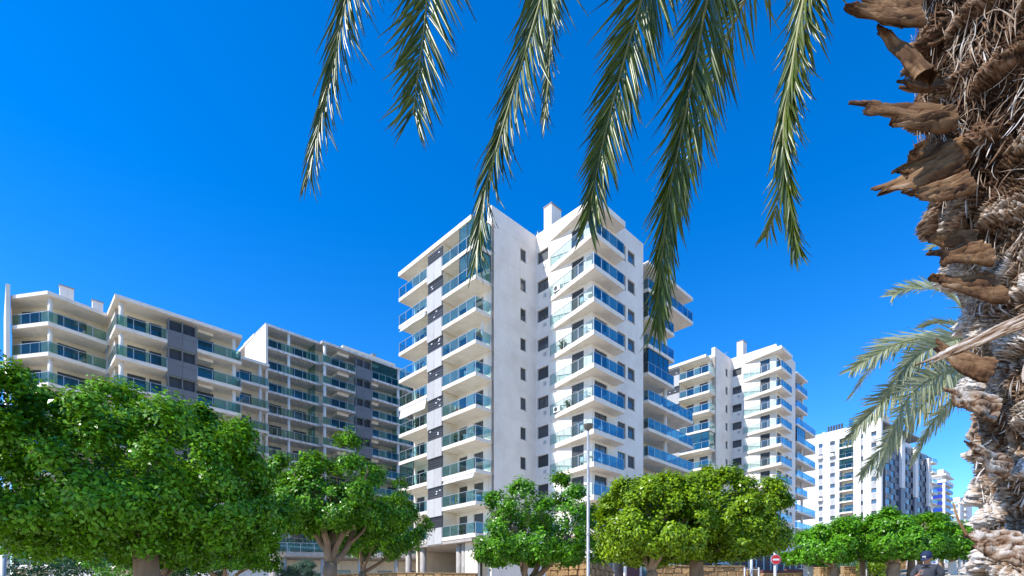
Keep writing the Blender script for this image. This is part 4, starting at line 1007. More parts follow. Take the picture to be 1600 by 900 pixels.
# the long broken stubs that stand out against the sky: (tip px, base px, width)
stubs = [((1334, 8), (1425, 25), 0.13, 2.40), ((1328, 36), (1425, 42), 0.10, 2.38), ((1383, 55), (1440, 130), 0.13, 2.36), ((1346, 182), (1465, 190), 0.17, 2.34),
         ((1395, 206), (1480, 196), 0.07, 2.3), ((1378, 312), (1490, 258), 0.12, 2.36), ((1400, 282), (1490, 240), 0.13, 2.42), ((1420, 322), (1500, 295), 0.10, 2.3),
         ((1455, 370), (1515, 385), 0.10, 2.4), ((1462, 415), (1530, 400), 0.13, 2.32), ((1466, 452), (1540, 455), 0.17, 2.36), ((1458, 556), (1540, 585), 0.16, 2.36),
         ((1486, 618), (1545, 642), 0.13, 2.3), ((1506, 708), (1560, 735), 0.10, 2.3), ((1515, 848), (1585, 858), 0.17, 2.2)]
for k, (tp, bp_, wd, Yd) in enumerate(stubs):
    P0 = at(bp_[0], bp_[1], Yd); P1 = at(tp[0], tp[1], Yd-0.05*math.sin(k*2.1))
    place_boot(P0, P1-P0, Vector((0.25*math.sin(k*3.7), -0.75, 0.65)), wd*1.35, (P1-P0).length, 0.15, (BOOTS if k < 12 else BOOTSG)[k % 6])
# long peeling strip across the trunk and a dry stalk
q = [at(1610, 497, 2.0), at(1560, 520, 2.0), at(1510, 542, 2.06), at(1455, 564, 2.18)]
o = place_boot(q[0], q[3]-q[0], Vector((0, -0.8, 0.5)), 0.075, (q[3]-q[0]).length, 0.05, BOOTSG[2]); o.name = 'peeling_strip'
sp = MB(); sp.tube([p-POFF for p in (at(1489, 786, 2.25), at(1497, 812, 2.24), at(1511, 836, 2.2))], [0.003, 0.005, 0.007], 6)
obj('dry_stalk', branch_mesh(sp, 'dry_stalk'), M_boot, palm)
def shag(n, zlo, zhi, lmin, lmax, wmin, wmax, lift, seed, tmean, tsd, mt, curl, name, nseg=4, rad_off=(-0.03, 0.05), vert=0.5):
    """splinters and fibres: short curved slivers lying on the trunk"""
    g = np.random.default_rng(seed); V = []; Fq = []; Tn = []; c0 = 0
    ncl = max(1, n//16)
    ca = g.uniform(math.pi*0.8, math.pi*1.8, ncl); cz = g.uniform(zlo, zhi, ncl); co = g.uniform(0, 2*math.pi, ncl)
    for i in range(n):
        k = g.integers(ncl)
        a = ca[k]+g.normal(0, 0.12); z = cz[k]+g.normal(0, 0.04)
        c = pc(z); r = pr(z)+g.uniform(*rad_off)
        er = Vector((math.cos(a), math.sin(a), 0)); et = Vector((-math.sin(a), math.cos(a), 0)); ez = Vector((0, 0, 1))
        om = co[k]+g.normal(0, 0.35)
        d = et*math.cos(om)*(1-vert*0.5)+ez*math.sin(om)*(1+vert)+er*g.normal(0.05, lift); d.normalize()
        L = g.uniform(lmin, lmax); w_ = g.uniform(wmin, wmax)
        sd = d.cross(er)
        if sd.length < 0.1: continue
        sd.normalize(); nn = sd.cross(d); cur = g.normal(0, curl); tw = g.normal(0, 0.5); p = c+er*r-POFF
        t0 = float(np.clip(g.normal(tmean, tsd), 0, 1)); wob = g.normal(0, curl*0.4)
        for j in range(nseg+1):
            u = j/nseg; ww = w_*max(0.08, 1-abs(2*u-0.8)**1.8)
            s2 = sd*math.cos(tw*u)+nn*math.sin(tw*u)
            q_ = p+d*L*(u-0.4)+nn*L*cur*(u-0.4)**2+sd*L*wob*math.sin(u*3.1)
            V.append(q_-s2*ww/2); V.append(q_+nn*w_*0.3); V.append(q_+s2*ww/2); Tn += [t0-0.12, t0+0.06, t0-0.02]
            if j < nseg:
                b = c0+j*3; Fq += [(b, b+1, b+4, b+3), (b+1, b+2, b+5, b+4)]
        c0 += (nseg+1)*3
    o = obj(name, mesh_np(name, np.array([tuple(v) for v in V]), np.array(Fq), False, np.clip(np.array(Tn), 0, 1)), mt, palm); o['kind'] = 'stuff'
shag(1300, 1.5, 3.6, 0.03, 0.10, 0.004, 0.012, 0.14, 1, 0.58, 0.2, M_barkl, 0.15, 'bark_splinters', 3, (-0.04, 0.015), 0.2)
shag(2600, 3.0, 5.0, 0.06, 0.16, 0.003, 0.008, 0.12, 3, 0.42, 0.2, M_barkl, 0.25, 'trunk_fibres', 4, (-0.04, 0.02), 0.9)
shag(350, 1.5, 5.0, 0.05, 0.11, 0.002, 0.005, 0.4, 4, 0.45, 0.25, M_boot, 0.9, 'loose_fibres', 4, (-0.02, 0.03), 0.4)

# near palm: fronds -------------------------------------------------------
CROWN = Vector((2.22, 2.5, 5.75))
def nearfrond(seed, Y, path, apex, Nref, L0, nside, sepn, **kw):
    pts = [CROWN+Vector((-0.1, 0.1*(Y-2.5), 0)), Vector(apex)]+[at(x, y, Y+dy) for x, y, dy in path]
    return frond(palm, POFF, pts, Nref, L0*1.2, int(nside*1.75), seed, M_frond, 0.16, sepn, vis=inframe, width=kw.pop('width', 0.018), **kw)
def apx(px, Y, z): return ((px-800)/F*Y, Y, z)
nearfrond(201, 3.7, [(590, -230, -0.1), (552, -60, 0), (522, 90, 0), (495, 210, 0.03), (484, 262, 0.05)], apx(900, 3.4, 6.9), (-0.35, -0.9, 0.2), 0.52, 115, 44, grav=0.55, alpha=(44, 18), asym=0.55)
nearfrond(202, 3.5, [(690, -240, -0.1), (672, -60, 0), (663, 40, 0), (650, 140, 0), (646, 180, 0)], apx(930, 3.3, 6.7), (0.1, -1, 0.1), 0.52, 105, 44, grav=0.12, alpha=(48, 24))
nearfrond(203, 3.3, [(905, -220, -0.1), (848, -10, 0), (812, 110, 0), (776, 232, 0), (757, 300, 0), (746, 392, 0.02)], apx(1060, 3.1, 6.6), (-0.5, -0.8, 0.2), 0.44, 110, 44, grav=0.5, alpha=(50, 16), asym=0.6)
nearfrond(204, 3.9, [(885, -230, -0.1), (868, -40, 0), (860, 80, 0), (852, 185, 0.02)], apx(1020, 3.6, 7.0), (-0.6, -0.7, 0.2), 0.33, 90, 30, grav=0.7, alpha=(38, 14), width=0.015)
nearfrond(205, 3.1, [(1070, -220, -0.1), (1005, -10, 0), (968, 120, 0), (938, 240, 0), (918, 345, 0.02)], apx(1180, 2.9, 6.5), (0.1, -1, 0.2), 0.40, 115, 46, grav=0.3, alpha=(50, 20), asym=0.75)
nearfrond(206, 3.0, [(1150, -220, -0.1), (1104, 0, 0), (1072, 170, 0), (1046, 300, 0.02), (1034, 400, 0.03), (1026, 500, 0.04)], apx(1240, 2.8, 6.4), (0.25, -0.9, 0.2), 0.40, 120, 46, grav=0.4, alpha=(48, 16), asym=0.7)
nearfrond(207, 2.75, [(1300, -200, -0.05), (1256, 0, 0), (1237, 110, 0), (1224, 200, 0), (1232, 300, 0.03), (1244, 385, 0.06)], apx(1370, 2.7, 6.2), (-0.85, -0.5, 0.1), 0.30, 110, 44, grav=0.6, alpha=(36, 14), asym=0.4)
# crown fronds out of frame that shade the trunk
gq = random.Random(9)
for k in range(16):
    a = k*2.4+0.5; e = Vector((math.cos(a), math.sin(a), 0)); up = gq.uniform(0.5, 1.6)
    if e.x < -0.2 and e.y > -0.75: continue
    pts = [CROWN, CROWN+e*0.9+Vector((0, 0, 0.6*up)), CROWN+e*2.0+Vector((0, 0, 0.7*up)), CROWN+e*2.9+Vector((0, 0, 0.2*up-0.4)), CROWN+e*3.3+Vector((0, 0, -0.5+0.2*up))]
    frond(palm, POFF, pts, (0, 0, 1), 0.42, 60, 300+k, M_frond, 0.2, 0, grav=0.4)

# second palm, crown half hidden behind the near trunk -----------------------
Y2 = 9.0; b2 = at(1605, HZ, Y2); b2.z = gz(b2.x, b2.y); c2 = at(1560, 560, Y2)
palm2 = empty('palm_tree', 'smaller palm behind the near trunk, pale fronds reaching left against the sky', 'palm', b2)
mb = MB(); mb.tube([Vector((0, 0, -0.2)), Vector((0, 0, 1)), Vector((-0.05, 0, 2.5)), c2-b2], [0.34, 0.27, 0.26, 0.3], 14)
obj('trunk', branch_mesh(mb, 'trunk'), M_barkl, palm2)
def fr2(seed, path, Nref, L0=0.42, nside=60, sepn=34, **kw):
    pts = [c2]+[at(x, y, Y2+dy) for x, y, dy in path]
    frond(palm2, b2, pts, Nref, L0*1.15, int(nside*1.4), seed, M_frond2, 0.22, sepn, vis=inframe, width=0.034, r0=0.02, kind_tint=0.5, **kw)
fr2(401, [(1520, 500, -0.2), (1478, 458, -0.2), (1440, 450, -0.2), (1408, 455, -0.2), (1394, 462, -0.2)], (0.2, -0.75, 0.6), 0.36, grav=0.0, alpha=(60, 25))
fr2(402, [(1525, 520, 0.2), (1490, 507, 0.5), (1465, 505, 0.7), (1445, 510, 0.9)], (0.1, -0.5, 0.8), 0.34, grav=0.0)
fr2(403, [(1500, 532, -0.3), (1450, 528, -0.3), (1400, 538, -0.3), (1355, 562, -0.3), (1330, 578, -0.3)], (0.3, -0.7, 0.7), 0.44, grav=0.15, alpha=(55, 22))
fr2(404, [(1510, 530, -0.5), (1470, 537, -0.7), (1430, 558, -0.8), (1408, 585, -0.8), (1402, 603, -0.8)], (0.5, -0.8, 0.4), 0.42, grav=0.2)
fr2(405, [(1505, 575, -0.2), (1450, 588, -0.2), (1395, 615, -0.2), (1350, 655, -0.2), (1325, 685, -0.2)], (0.5, -0.6, 0.6), 0.42, grav=0.25)
fr2(406, [(1500, 575, -0.6), (1455, 592, -0.9), (1420, 622, -1.0), (1398, 665, -1.1), (1378, 715, -1.1), (1370, 735, -1.1)], (0.6, -0.7, 0.3), 0.44, grav=0.25)
fr2(407, [(1495, 600, -0.3), (1450, 625, -0.3), (1410, 665, -0.3), (1375, 705, -0.3), (1345, 740, -0.3)], (0.5, -0.7, 0.4), 0.40, grav=0.25)
fr2(408, [(1505, 600, -0.6), (1480, 632, -0.6), (1450, 670, -0.6), (1432, 705, -0.6), (1424, 722, -0.6)], (0.6, -0.6, 0.4), 0.30, grav=0.2)
fr2(409, [(1520, 470, 0.2), (1490, 405, 0.3), (1468, 385, 0.3), (1455, 388, 0.3)], (0.2, -0.7, 0.6), 0.3, grav=0.0)
for k in range(9):
    a = -1.2+k*0.42; e = Vector((math.cos(a), math.sin(a), 0))
    frond(palm2, b2, [c2, c2+e*0.8+Vector((0, 0, 0.7)), c2+e*1.7+Vector((0, 0, 0.7)), c2+e*2.3+Vector((0, 0, 0.1))], (0, 0, 1), 0.4, 50, 430+k, M_frond2, 0.2, 0, width=0.03)
# ------------------------------------------------------------------ stone walls
def stone_wall(label, pts, zt, seed, hstep=0.34, wstep=0.55, thick=0.45, name='stone_wall'):
    """rubble wall along pts (plan), each stone its own block over a mortar core; zt = top height at each point"""
    T = empty(name, label, 'stone wall', (pts[0][0], pts[0][1], gz(*pts[0])))
    og = Vector(T.location); g = random.Random(seed)
    for (p, q), (za, zb_) in zip(zip(pts[:-1], pts[1:]), zip(zt[:-1], zt[1:])):
        p = Vector(p); q = Vector(q); Ls = (q-p).length; d = (q-p)/Ls; nrm = Vector((d.y, -d.x))
        g0 = min(gz(*p), gz(*q))-0.3
        c = MB(); n = nrm*-1
        v = [(*(p), g0), (*(q), g0), (*(q+n*thick), g0), (*(p+n*thick), g0), (*(p), za), (*(q), zb_), (*(q+n*thick), zb_), (*(p+n*thick), za)]
        c.v = [(x-og.x, y-og.y, z-og.z) for x, y, z in v]; c.f = [(0,3,2,1),(4,5,6,7),(0,1,5,4),(1,2,6,5),(2,3,7,6),(3,0,4,7)]
        obj('mortar_core', c, M_mortar, T)
        s = 0.0; z0 = max(g0, min(za, zb_)-2.2)
        rows = int((max(za, zb_)-z0)/hstep)+1
        for r in range(rows):
            s = -g.random()*wstep*0.6; 
            while s < Ls:
                w_ = wstep*g.uniform(0.6, 1.5); s0 = max(s, 0)+0.012; s1 = min(s+w_, Ls)-0.012; s += w_
                if s1-s0 < 0.1: continue
                m_ = (s0+s1)/2/Ls; ztop = za+(zb_-za)*m_
                a = z0+r*hstep+0.012; b = min(z0+(r+1)*hstep-0.012, ztop+0.01)
                if b-a < 0.08: continue
                out = 0.03+g.random()*0.07; j = lambda: g.uniform(-0.05, 0.05)
                fr = [(s0+j(), a+j()*0.8), (s1+j(), a+j()*0.8), (s1+j(), min(b+j()*0.8, ztop)), (s0+j(), min(b+j()*0.8, ztop))]
                mb = MB()
                for t_, o_ in ((0, -0.02), (1, out)):
                    for (ss, zz) in fr:
                        k = 0.88 if t_ else 1.0; sm_ = (s0+s1)/2; zm = (a+b)/2
                        pp = p+d*(sm_+(ss-sm_)*k)+nrm*(o_+(g.uniform(-0.02, 0.02) if t_ else 0)); mb.v.append((pp.x-og.x, pp.y-og.y, zm+(zz-zm)*k-og.z))
                mb.f = [(0,1,5,4),(1,2,6,5),(2,3,7,6),(3,0,4,7),(4,5,6,7)]
                obj('stone', mb, M_stone, T)
        cp = MB(); e = d*0.0
        v = [(p-e+nrm*0.1, za+0.012), (q+e+nrm*0.1, zb_+0.012), (q+e-nrm*(thick+0.05), zb_+0.012), (p-e-nrm*(thick+0.05), za+0.012)]
        cp.v = [(a_.x-og.x, a_.y-og.y, z-og.z) for a_, z in v]+[(a_.x-og.x, a_.y-og.y, z-og.z+0.07) for a_, z in v]; cp.f = [(0,3,2,1),(4,5,6,7),(0,1,5,4),(1,2,6,5),(2,3,7,6),(3,0,4,7)]
        obj('coping', cp, M_stone, T)
    return T
def w2(px, Y): v = at(px, HZ, Y); return (v.x, v.y)
def zz(py, Y): return EYE+(HZ-py)/F*Y
stone_wall('tall rough sandstone wall corner behind the lamp post', [w2(853, 31.5), w2(920, 30), w2(941, 32.2), w2(958, 35)], [zz(879, 31.5), zz(874, 30), zz(875, 32.2), zz(897, 35)], 1)
stone_wall('long low sandstone wall under the yellowish ficus trees', [w2(1018, 31), w2(1090, 31), w2(1163, 31.5)], [zz(884, 31), zz(886, 31), zz(886, 31.5)], 2)
stone_wall('short sandstone wall end beside the thin railing posts', [w2(1166, 31.5), w2(1186, 32)], [zz(889, 31.5), zz(889, 32)], 3)
stone_wall('low reddish wall along the foot of the tower columns', [w2(520, 40), w2(620, 41), w2(745, 40)], [zz(899, 40), zz(896, 41), zz(897, 40)], 4, 0.4, 0.8)
stone_wall('orange sandstone planter right of the grey cabinet', [w2(1268, 40), w2(1284, 39), w2(1312, 41)], [zz(888, 40), zz(888, 39), zz(888, 41)], 5)
stone_wall('orange sandstone planter wall behind the slim dark trunk', [w2(1318, 46), w2(1346, 46)], [zz(886, 46), zz(886, 46)], 6)
stone_wall('small sandstone planter left of the thick forked trunk', [w2(1374, 46), w2(1380, 45), w2(1406, 48)], [zz(878, 46), zz(878, 45), zz(882, 48)], 7)
stone_wall('pale sandstone block wall farther up behind the forked trunk', [w2(1400, 56), w2(1416, 56)], [zz(872, 56), zz(872, 56)], 8)
stone_wall('row of rough stones at the foot of the no-entry sign', [w2(1192, 33.5), w2(1252, 35)], [zz(898, 33.5), zz(897, 35)], 9, 0.3, 0.5)
def plain_wall(label, a, b, za, zb_, m, thick=0.3, name='garden_wall', cop=True):
    a = Vector(a); b = Vector(b); T = empty(name, label, 'wall', (a.x, a.y, gz(*a))); og = Vector(T.location); d = (b-a).normalized(); n = Vector((-d.y, d.x))
    L = (b-a).length; k = max(2, int(L/2.2))
    for i in range(k):
        p = a+(b-a)*i/k+d*0.006; q = a+(b-a)*(i+1)/k-d*0.006; z1 = za+(zb_-za)*(i+0.5)/k
        mb = MB(); mb.bar(p-og.xy, q-og.xy, thick, gz(*p)-0.4-og.z, z1-og.z); obj('wall_panel', mb, m, T)
        if cop:
            mb = MB(); mb.bar(p-og.xy, q-og.xy, thick+0.12, z1-og.z+0.003, z1-og.z+0.09); obj('coping', mb, M_conc, T)
plain_wall('white garden wall with tan coping right of the small open ficus', w2(358, 30), w2(424, 31), zz(889, 30), zz(892, 31), M_wall)
plain_wall('white flat wall left of the bright leafy shrub', w2(80, 26), w2(166, 26), zz(893, 26), zz(891, 26), M_wall)
plain_wall('white wall glimpsed below the right side of the big left crown', w2(290, 34), w2(340, 34), zz(893, 34), zz(893, 34), M_wall)
plain_wall('maroon garden wall at the foot of the no-entry sign', w2(1190, 47), w2(1262, 50), zz(892, 47), zz(889, 50), M_maroon, cop=False)
plain_wall('dark brown wall under the small flat-bottomed ficus', w2(1258, 62), w2(1345, 66), zz(876, 62), zz(876, 66), M_maroon)
plain_wall('white wall at the head of the promenade behind the man', w2(1412, 66), w2(1450, 66), zz(873, 66), zz(874, 66), M_wall)
# ------------------------------------------------------------------ poles and street furniture
def pole_parts(T, h, r0, r1, m):
    obj('pole', MB().lathe([(r0*1.25, -0.2), (r0*1.25, 0.35), (r0, 0.4), (r1, h)], 14).mesh('pole', True), m, T)
    obj('base_plate', MB().box(-r0*2, -r0*2, 0.0, r0*2, r0*2, 0.03), m, T)
def ground_at(px, Y): v = at(px, HZ, Y); v.z = gz(v.x, v.y); return v
M_pole = mat('galvanised_steel', (0.42, 0.43, 0.45), 0.45, c2=(0.30, 0.31, 0.32), scale=5, metal=0.3)
p = ground_at(919, 18); lampz = zz(672, 18)-p.z
lamp = empty('street_lamp', 'tall grey street lamp post in front of the white tower', 'street lamp', p)
pole_parts(lamp, lampz, 0.065, 0.04, M_pole)

obj('lamp_head', MB().lathe([(0.06, lampz), (0.075, lampz+0.03), (0.12, lampz+0.05), (0.165, lampz+0.17), (0.17, lampz+0.185), (0.03, lampz+0.2)], 18).mesh('lamp_head', True), mat('lamp_bronze', (0.20, 0.18, 0.14), 0.5), lamp)
obj('band_clamp', MB().lathe([(0.07, lampz*0.45), (0.07, lampz*0.45+0.08)], 14), M_conc, lamp)
p = ground_at(1211, 33)
post = empty('no_entry_sign', 'round red no-entry sign on a tall white post', 'road sign', p)
pole_parts(post, zz(806, 33)-p.z, 0.09, 0.07, M_metalw)
sz_ = zz(874.5, 33)-p.z
def disc(r, y0, y1, seg=36):
    mb = MB(); mb.lathe([(r, 0), (r, y1-y0)], seg); mb.v = [(x, -z-y0, y) for x, y, z in mb.v]; return mb
sg = obj('sign_disc', disc(0.29, 0.0, 0.02), M_red, post, (0, -0.10, sz_))
obj('sign_rim', disc(0.305, 0.0, 0.014), M_white, post, (0, -0.098, sz_))
obj('white_bar', MB().box(-0.20, -0.026, -0.055, 0.20, -0.0205, 0.055), M_white, sg)
for (px, Y, top, lb) in ((5, 16, 862, 'white post at the left edge below the big crown'), (1174, 31, 853, 'steel post beside the wall end left of the no-entry sign'),
                        (1163.5, 30.8, 887, 'short left railing post at the sandstone wall end'), (1185.5, 31, 887, 'short right railing post at the sandstone wall end'),
                        (1464, 38, 862, 'white promenade post just right of the cap'), (1499, 40, 862, 'white promenade post between the man and the palm'), (1528, 20, 878, 'white post close to the palm trunk foot'),
                        (1354, 36, 873, 'dark slim post between the promenade trunks'), (1508, 46, 864, 'farthest white promenade post')):
    p = ground_at(px, Y); h = zz(top, Y)-p.z
    T = empty('post', lb, 'post', p, 0, 'posts along the street')
    r = 0.045 if 'short' in lb or 'slim' in lb else (0.07 if 'edge' in lb else 0.08)
    obj('shaft', MB().lathe([(r, -0.2), (r, h-r*0.5)], 12).mesh('shaft', True), M_metalw, T)
    obj('cap', MB().lathe([(r*1.15, h-r*0.5), (r*1.1, h), (r*0.4, h+r*0.5)], 12).mesh('cap', True), M_metalw, T)
rp = ground_at(1163.5, 30.8); rq = ground_at(1185.5, 31); rz_ = zz(890, 31)
rl = obj('hand_rail', MB().tube([Vector((0, 0, 0)), Vector((rq.x-rp.x, rq.y-rp.y, 0))], 0.025, 8), M_metalw, None, (rp.x, rp.y, rz_)); tag(rl, 'thin steel rail joining the two short posts', 'rail')
# path light with a cone head
p = ground_at(437.5, 26)
T = empty('path_light', 'pale post light with inverted cone head left of the spreading ficus', 'lamp', p); h = zz(876, 26)-p.z
pole_parts(T, h, 0.07, 0.06, M_metalw)
obj('cone_head', MB().lathe([(0.07, h), (0.24, h+0.38), (0.26, h+0.40), (0.05, h+0.42)], 18).mesh('cone_head', True), M_wall, T)
p = ground_at(425, 26)
T = empty('gate_post', 'square white gate post left of the cone headed light', 'post', p); h = zz(868, 26)-p.z
obj('shaft', MB().box(-0.11, -0.11, -0.2, 0.11, 0.11, h), M_wall, T); obj('cap', MB().box(-0.15, -0.15, h+0.003, 0.15, 0.15, h+0.08), M_conc, T)
p = ground_at(1263, 36)
T = empty('utility_cabinet', 'light grey utility cabinet right of the no-entry sign', 'cabinet', p, 0.4); h = zz(884, 36)-p.z
obj('body', MB().box(-0.24, -0.2, -0.1, 0.24, 0.2, h), M_metalw, T); obj('lid', MB().box(-0.27, -0.23, h+0.003, 0.27, 0.23, h+0.06), M_metalw, T); obj('door', MB().box(-0.2, -0.215, 0.15, 0.2, -0.203, h-0.1), M_white, T)
# ------------------------------------------------------------------ things on the balconies of the nearest tower
def twr(a, b, z): return Vector((PA[0]+U.x*a+Vv.x*b, PA[1]+U.y*a+Vv.y*b, z))
def chair(label, a, b, z, rz):
    T = empty('plastic_chair', label, 'chair', twr(a, b, z), rz, 'white balcony chairs')
    obj('seat', cached('ch_s', lambda: MB().box(-0.24, -0.24, 0.42, 0.24, 0.24, 0.46).mesh('seat')), M_white, T)
    obj('backrest', cached('ch_b', lambda: MB().prism([(-0.24, 0.2), (0.24, 0.2), (0.22, 0.26), (-0.22, 0.26)], 0.463, 0.88).mesh('backrest')), M_white, T)
    for sx in (-1, 1):
        for sy in (-1, 1):
            obj('leg', cached(('ch_l', sx, sy), lambda: MB().box(sx*0.21-0.02, sy*0.21-0.02, 0, sx*0.21+0.02, sy*0.21+0.02, 0.417).mesh('leg')), M_white, T)
        obj('armrest', cached(('ch_a', sx), lambda: MB().box(sx*0.25-0.025, -0.2, 0.64, sx*0.25+0.025, 0.2, 0.67).mesh('armrest')), M_white, T)
def table(label, a, b, z):
    T = empty('round_table', label, 'table', twr(a, b, z), 0, 'balcony tables')
    obj('table_top', cached('tb_t', lambda: MB().lathe([(0.42, 0.70), (0.43, 0.715), (0.42, 0.73)], 20).mesh('table_top')), M_white, T)
    obj('leg', cached('tb_l', lambda: MB().lathe([(0.22, 0), (0.05, 0.05), (0.04, 0.697)], 12).mesh('leg')), M_white, T)
zB = lambda i: 8.35+FH*i+0.002
zA = lambda i: 8.0+FH*i+0.002
ords = {9: 'top', 8: 'second', 7: 'third', 6: 'fourth', 5: 'fifth', 4: 'sixth', 3: 'seventh', 2: 'eighth', 1: 'ninth'}
for i in (2, 3, 7):
    table('round white table on the %s triangular corner balcony from the top' % ords[i], 5.75, -7.3, zB(i))
    chair('white chair left of the table on the %s triangular balcony from the top' % ords[i], 5.65, -6.4, zB(i), 2.2)
    chair('white chair right of the table on the %s triangular balcony from the top' % ords[i], 6.6, -7.5, zB(i), -0.6)
for i in (3,):
    chair('left white chair on the seventh balcony from the top beside the grey panels', -1.2, 2.2, zA(i), 0.4); chair('right white chair on the seventh balcony from the top beside the grey panels', -1.2, 1.2, zA(i), 1.4)
table('round table on the ninth balcony from the top at the tower edge', -1.1, 0.9, zA(1))
def plant(label, a, b, z, seed, h=0.7):
    T = empty('potted_plant', label, 'potted plant', twr(a, b, z)); 
    obj('pot', MB().lathe([(0.12, 0), (0.17, 0.28), (0.18, 0.3)], 12), M_maroon, T)
    P, Nn, tc = crown_points(0.25, 0.25, h*0.5, h*0.4, 40, 8, 0.06, seed); V, Fq, tn = leaf_cloud(P+np.array((0, 0, 0.3+h*0.4)), Nn, 0.13, 0.4, 0.8, 0.4+tc, 0.5, seed)
    obj('leaves', mesh_np('leaves', V, Fq, False, tn), M_leafd, T)['kind'] = 'stuff'
plant('potted plant on the sixth triangular balcony from the top', 5.95, -4.3, zB(4), 71); plant('potted plant at the near corner of a long right hand balcony', 16.4, -6.3, zB(4), 72); plant('tall potted plant on the top right long balcony end', 25.2, -6.3, zB(9), 73, 1.1)
plant('potted plant on the fourth triangular balcony from the top', 5.9, -3.6, zB(4)+FH*2, 74)
def rack(label, a, b, z, rz, seed):
    """folding clothes rack with washing"""
    g = random.Random(seed); T = empty('clothes_rack', label, 'clothes rack', twr(a, b, z), rz)
    fr_ = MB()
    for sx in (-0.5, 0.5):
        fr_.tube([(sx, -0.3, 0), (sx, 0.3, 0.95)], 0.012, 6); fr_.tube([(sx, 0.3, 0), (sx, -0.3, 0.95)], 0.012, 6)
    for k in range(5): fr_.tube([(-0.55, -0.3+0.15*k, 0.95), (0.55, -0.3+0.15*k, 0.95)], 0.008, 5)
    obj('frame', fr_, M_rail, T)
    for k in range(4):
        x0 = -0.5+0.26*k; y = -0.3+0.15*g.randint(0, 4); h = g.uniform(0.3, 0.6)
        obj('garment', MB().prism([(x0, y-0.02), (x0+0.22, y-0.03), (x0+0.22, y+0.02), (x0, y+0.03)], 0.96-h, 0.965), CLO[g.randint(0, 3)], T)
CLO = [mat('cloth_white', (0.75, 0.75, 0.73), 0.9), mat('cloth_blue', (0.12, 0.2, 0.42), 0.9), mat('cloth_red', (0.45, 0.08, 0.08), 0.9), mat('cloth_ochre', (0.5, 0.36, 0.12), 0.9)]
def cooler(label, a, b, z, rz):
    T = empty('air_conditioner', label, 'air conditioner', twr(a, b, z), rz)
    obj('case', MB().box(-0.4, -0.15, 0.05, 0.4, 0.15, 0.6), M_white, T); obj('fan_grille', disc(0.21, 0.0, 0.012, 20), M_frame, T, (-0.1, -0.152, 0.33))
    for sx in (-0.3, 0.3): obj('foot', MB().box(sx-0.04, -0.16, 0, sx+0.04, 0.16, 0.048), M_frame, T)
for i, a_, b_ in ((7, -1.0, 3.8), (4, -1.1, 3.9), (1, -1.1, 4.0)): rack('clothes rack with washing on the %s balcony from the top beside the grey panels' % ords[i], a_, b_, zA(i), TH+1.4, i)
for i, b_ in ((6, 9.0), (3, 11.3)): rack('clothes rack with washing on the %s left-hand balcony from the top of the near tower' % ords[i], -1.0, b_, zA(i), TH+1.5, 20+i)
for i in (8, 5, 2): cooler('air conditioner on the %s balcony from the top by the grey panel column' % ords[i], -0.25, 4.6, zA(i), TH-1.57)
for i in (1, 4, 8): cooler('air conditioner at the left end of the %s triangular balcony from the top' % ords[i], 5.9, -3.0, zB(i), TH-1.57)
for i in (5, 8): 
    table('round table on the %s balcony from the top at the tower edge' % ords[i], -1.1, 1.0, zA(i)); chair('white chair on the %s balcony from the top at the tower edge' % ords[i], -1.2, 2.0, zA(i), 0.8)
for i in (4, 6): 
    chair('left chair on the %s triangular corner balcony from the top' % ords[i], 5.6, -6.9, zB(i), 2.0); chair('right chair on the %s triangular corner balcony from the top' % ords[i], 7.2, -7.5, zB(i), -0.5)
for k, (i, b_) in enumerate(((7, 8.0), (5, 11.9), (4, 9.9), (2, 8.2))): plant('potted plant on the %s left-hand balcony from the top of the near tower' % ords[i], -1.6, b_, zA(i), 80+k, 0.8)
for k, (i, b_) in enumerate(((6, 4.6), (3, 3.2), (0, 2.6))): plant('potted plant on the %s balcony from the top between rail and grey panels' % ({**ords, 0: 'lowest'}[i]), -1.6, b_, zA(i), 90+k, 0.8)
def parasol():
    T = empty('closed_parasol', 'closed white parasol standing on an upper balcony at the tower edge', 'parasol', twr(-0.7, 0.5, zA(6)))
    obj('pole', MB().lathe([(0.02, 0), (0.02, 2.35)], 8), M_metalw, T); obj('folded_canopy', MB().lathe([(0.04, 0.9), (0.13, 1.1), (0.10, 1.7), (0.04, 2.25), (0.01, 2.32)], 12), M_white, T); obj('base', MB().lathe([(0.25, 0.0), (0.25, 0.06), (0.05, 0.1)], 14), M_conc, T)
parasol()
def awning(label, b0, b1, z, drop, m):
    T = empty('awning', label, 'awning', twr(-1.9, b0, z))
    T.rotation_euler = (0, 0, TH)
    obj('cassette', MB().box(-0.02, 0, -0.16, 0.12, b1-b0, -0.02), M_white, T)
    mb = MB(); v = []
    for k in range(9):
        y = (b1-b0)*k/8
        v += [(0.0, y, -0.17), (-0.12+0.03*math.sin(k*1.9), y, -0.17-drop*0.6), (-0.16+0.05*math.sin(k*1.3), y, -0.17-drop)]
    f = []
    for k in range(8):
        a = k*3; f += [(a, a+3, a+4, a+1), (a+1, a+4, a+5, a+2)]
    mb.v = v+[(x+0.02, y, z_) for x, y, z_ in v]; mb.f = f+[tuple(i+27 for i in q[::-1]) for q in f]
    obj('fabric', mb, m, T)
M_canvas = mat('canvas', (0.74, 0.72, 0.68), 0.85, c2=(0.55, 0.53, 0.5), scale=3)
awning('white canvas awning hanging over a left balcony beside the grey panels', 7.7, 12.4, zA(5)-0.35, 0.85, M_canvas)
awning('short rolled awning under a balcony slab at the tower edge', 0.3, 4.8, zA(2)-0.35, 0.25, M_canvas)
awning('rolled canvas awning near the top left balconies', 7.8, 12.4, zA(8)-0.35, 0.3, M_canvas)
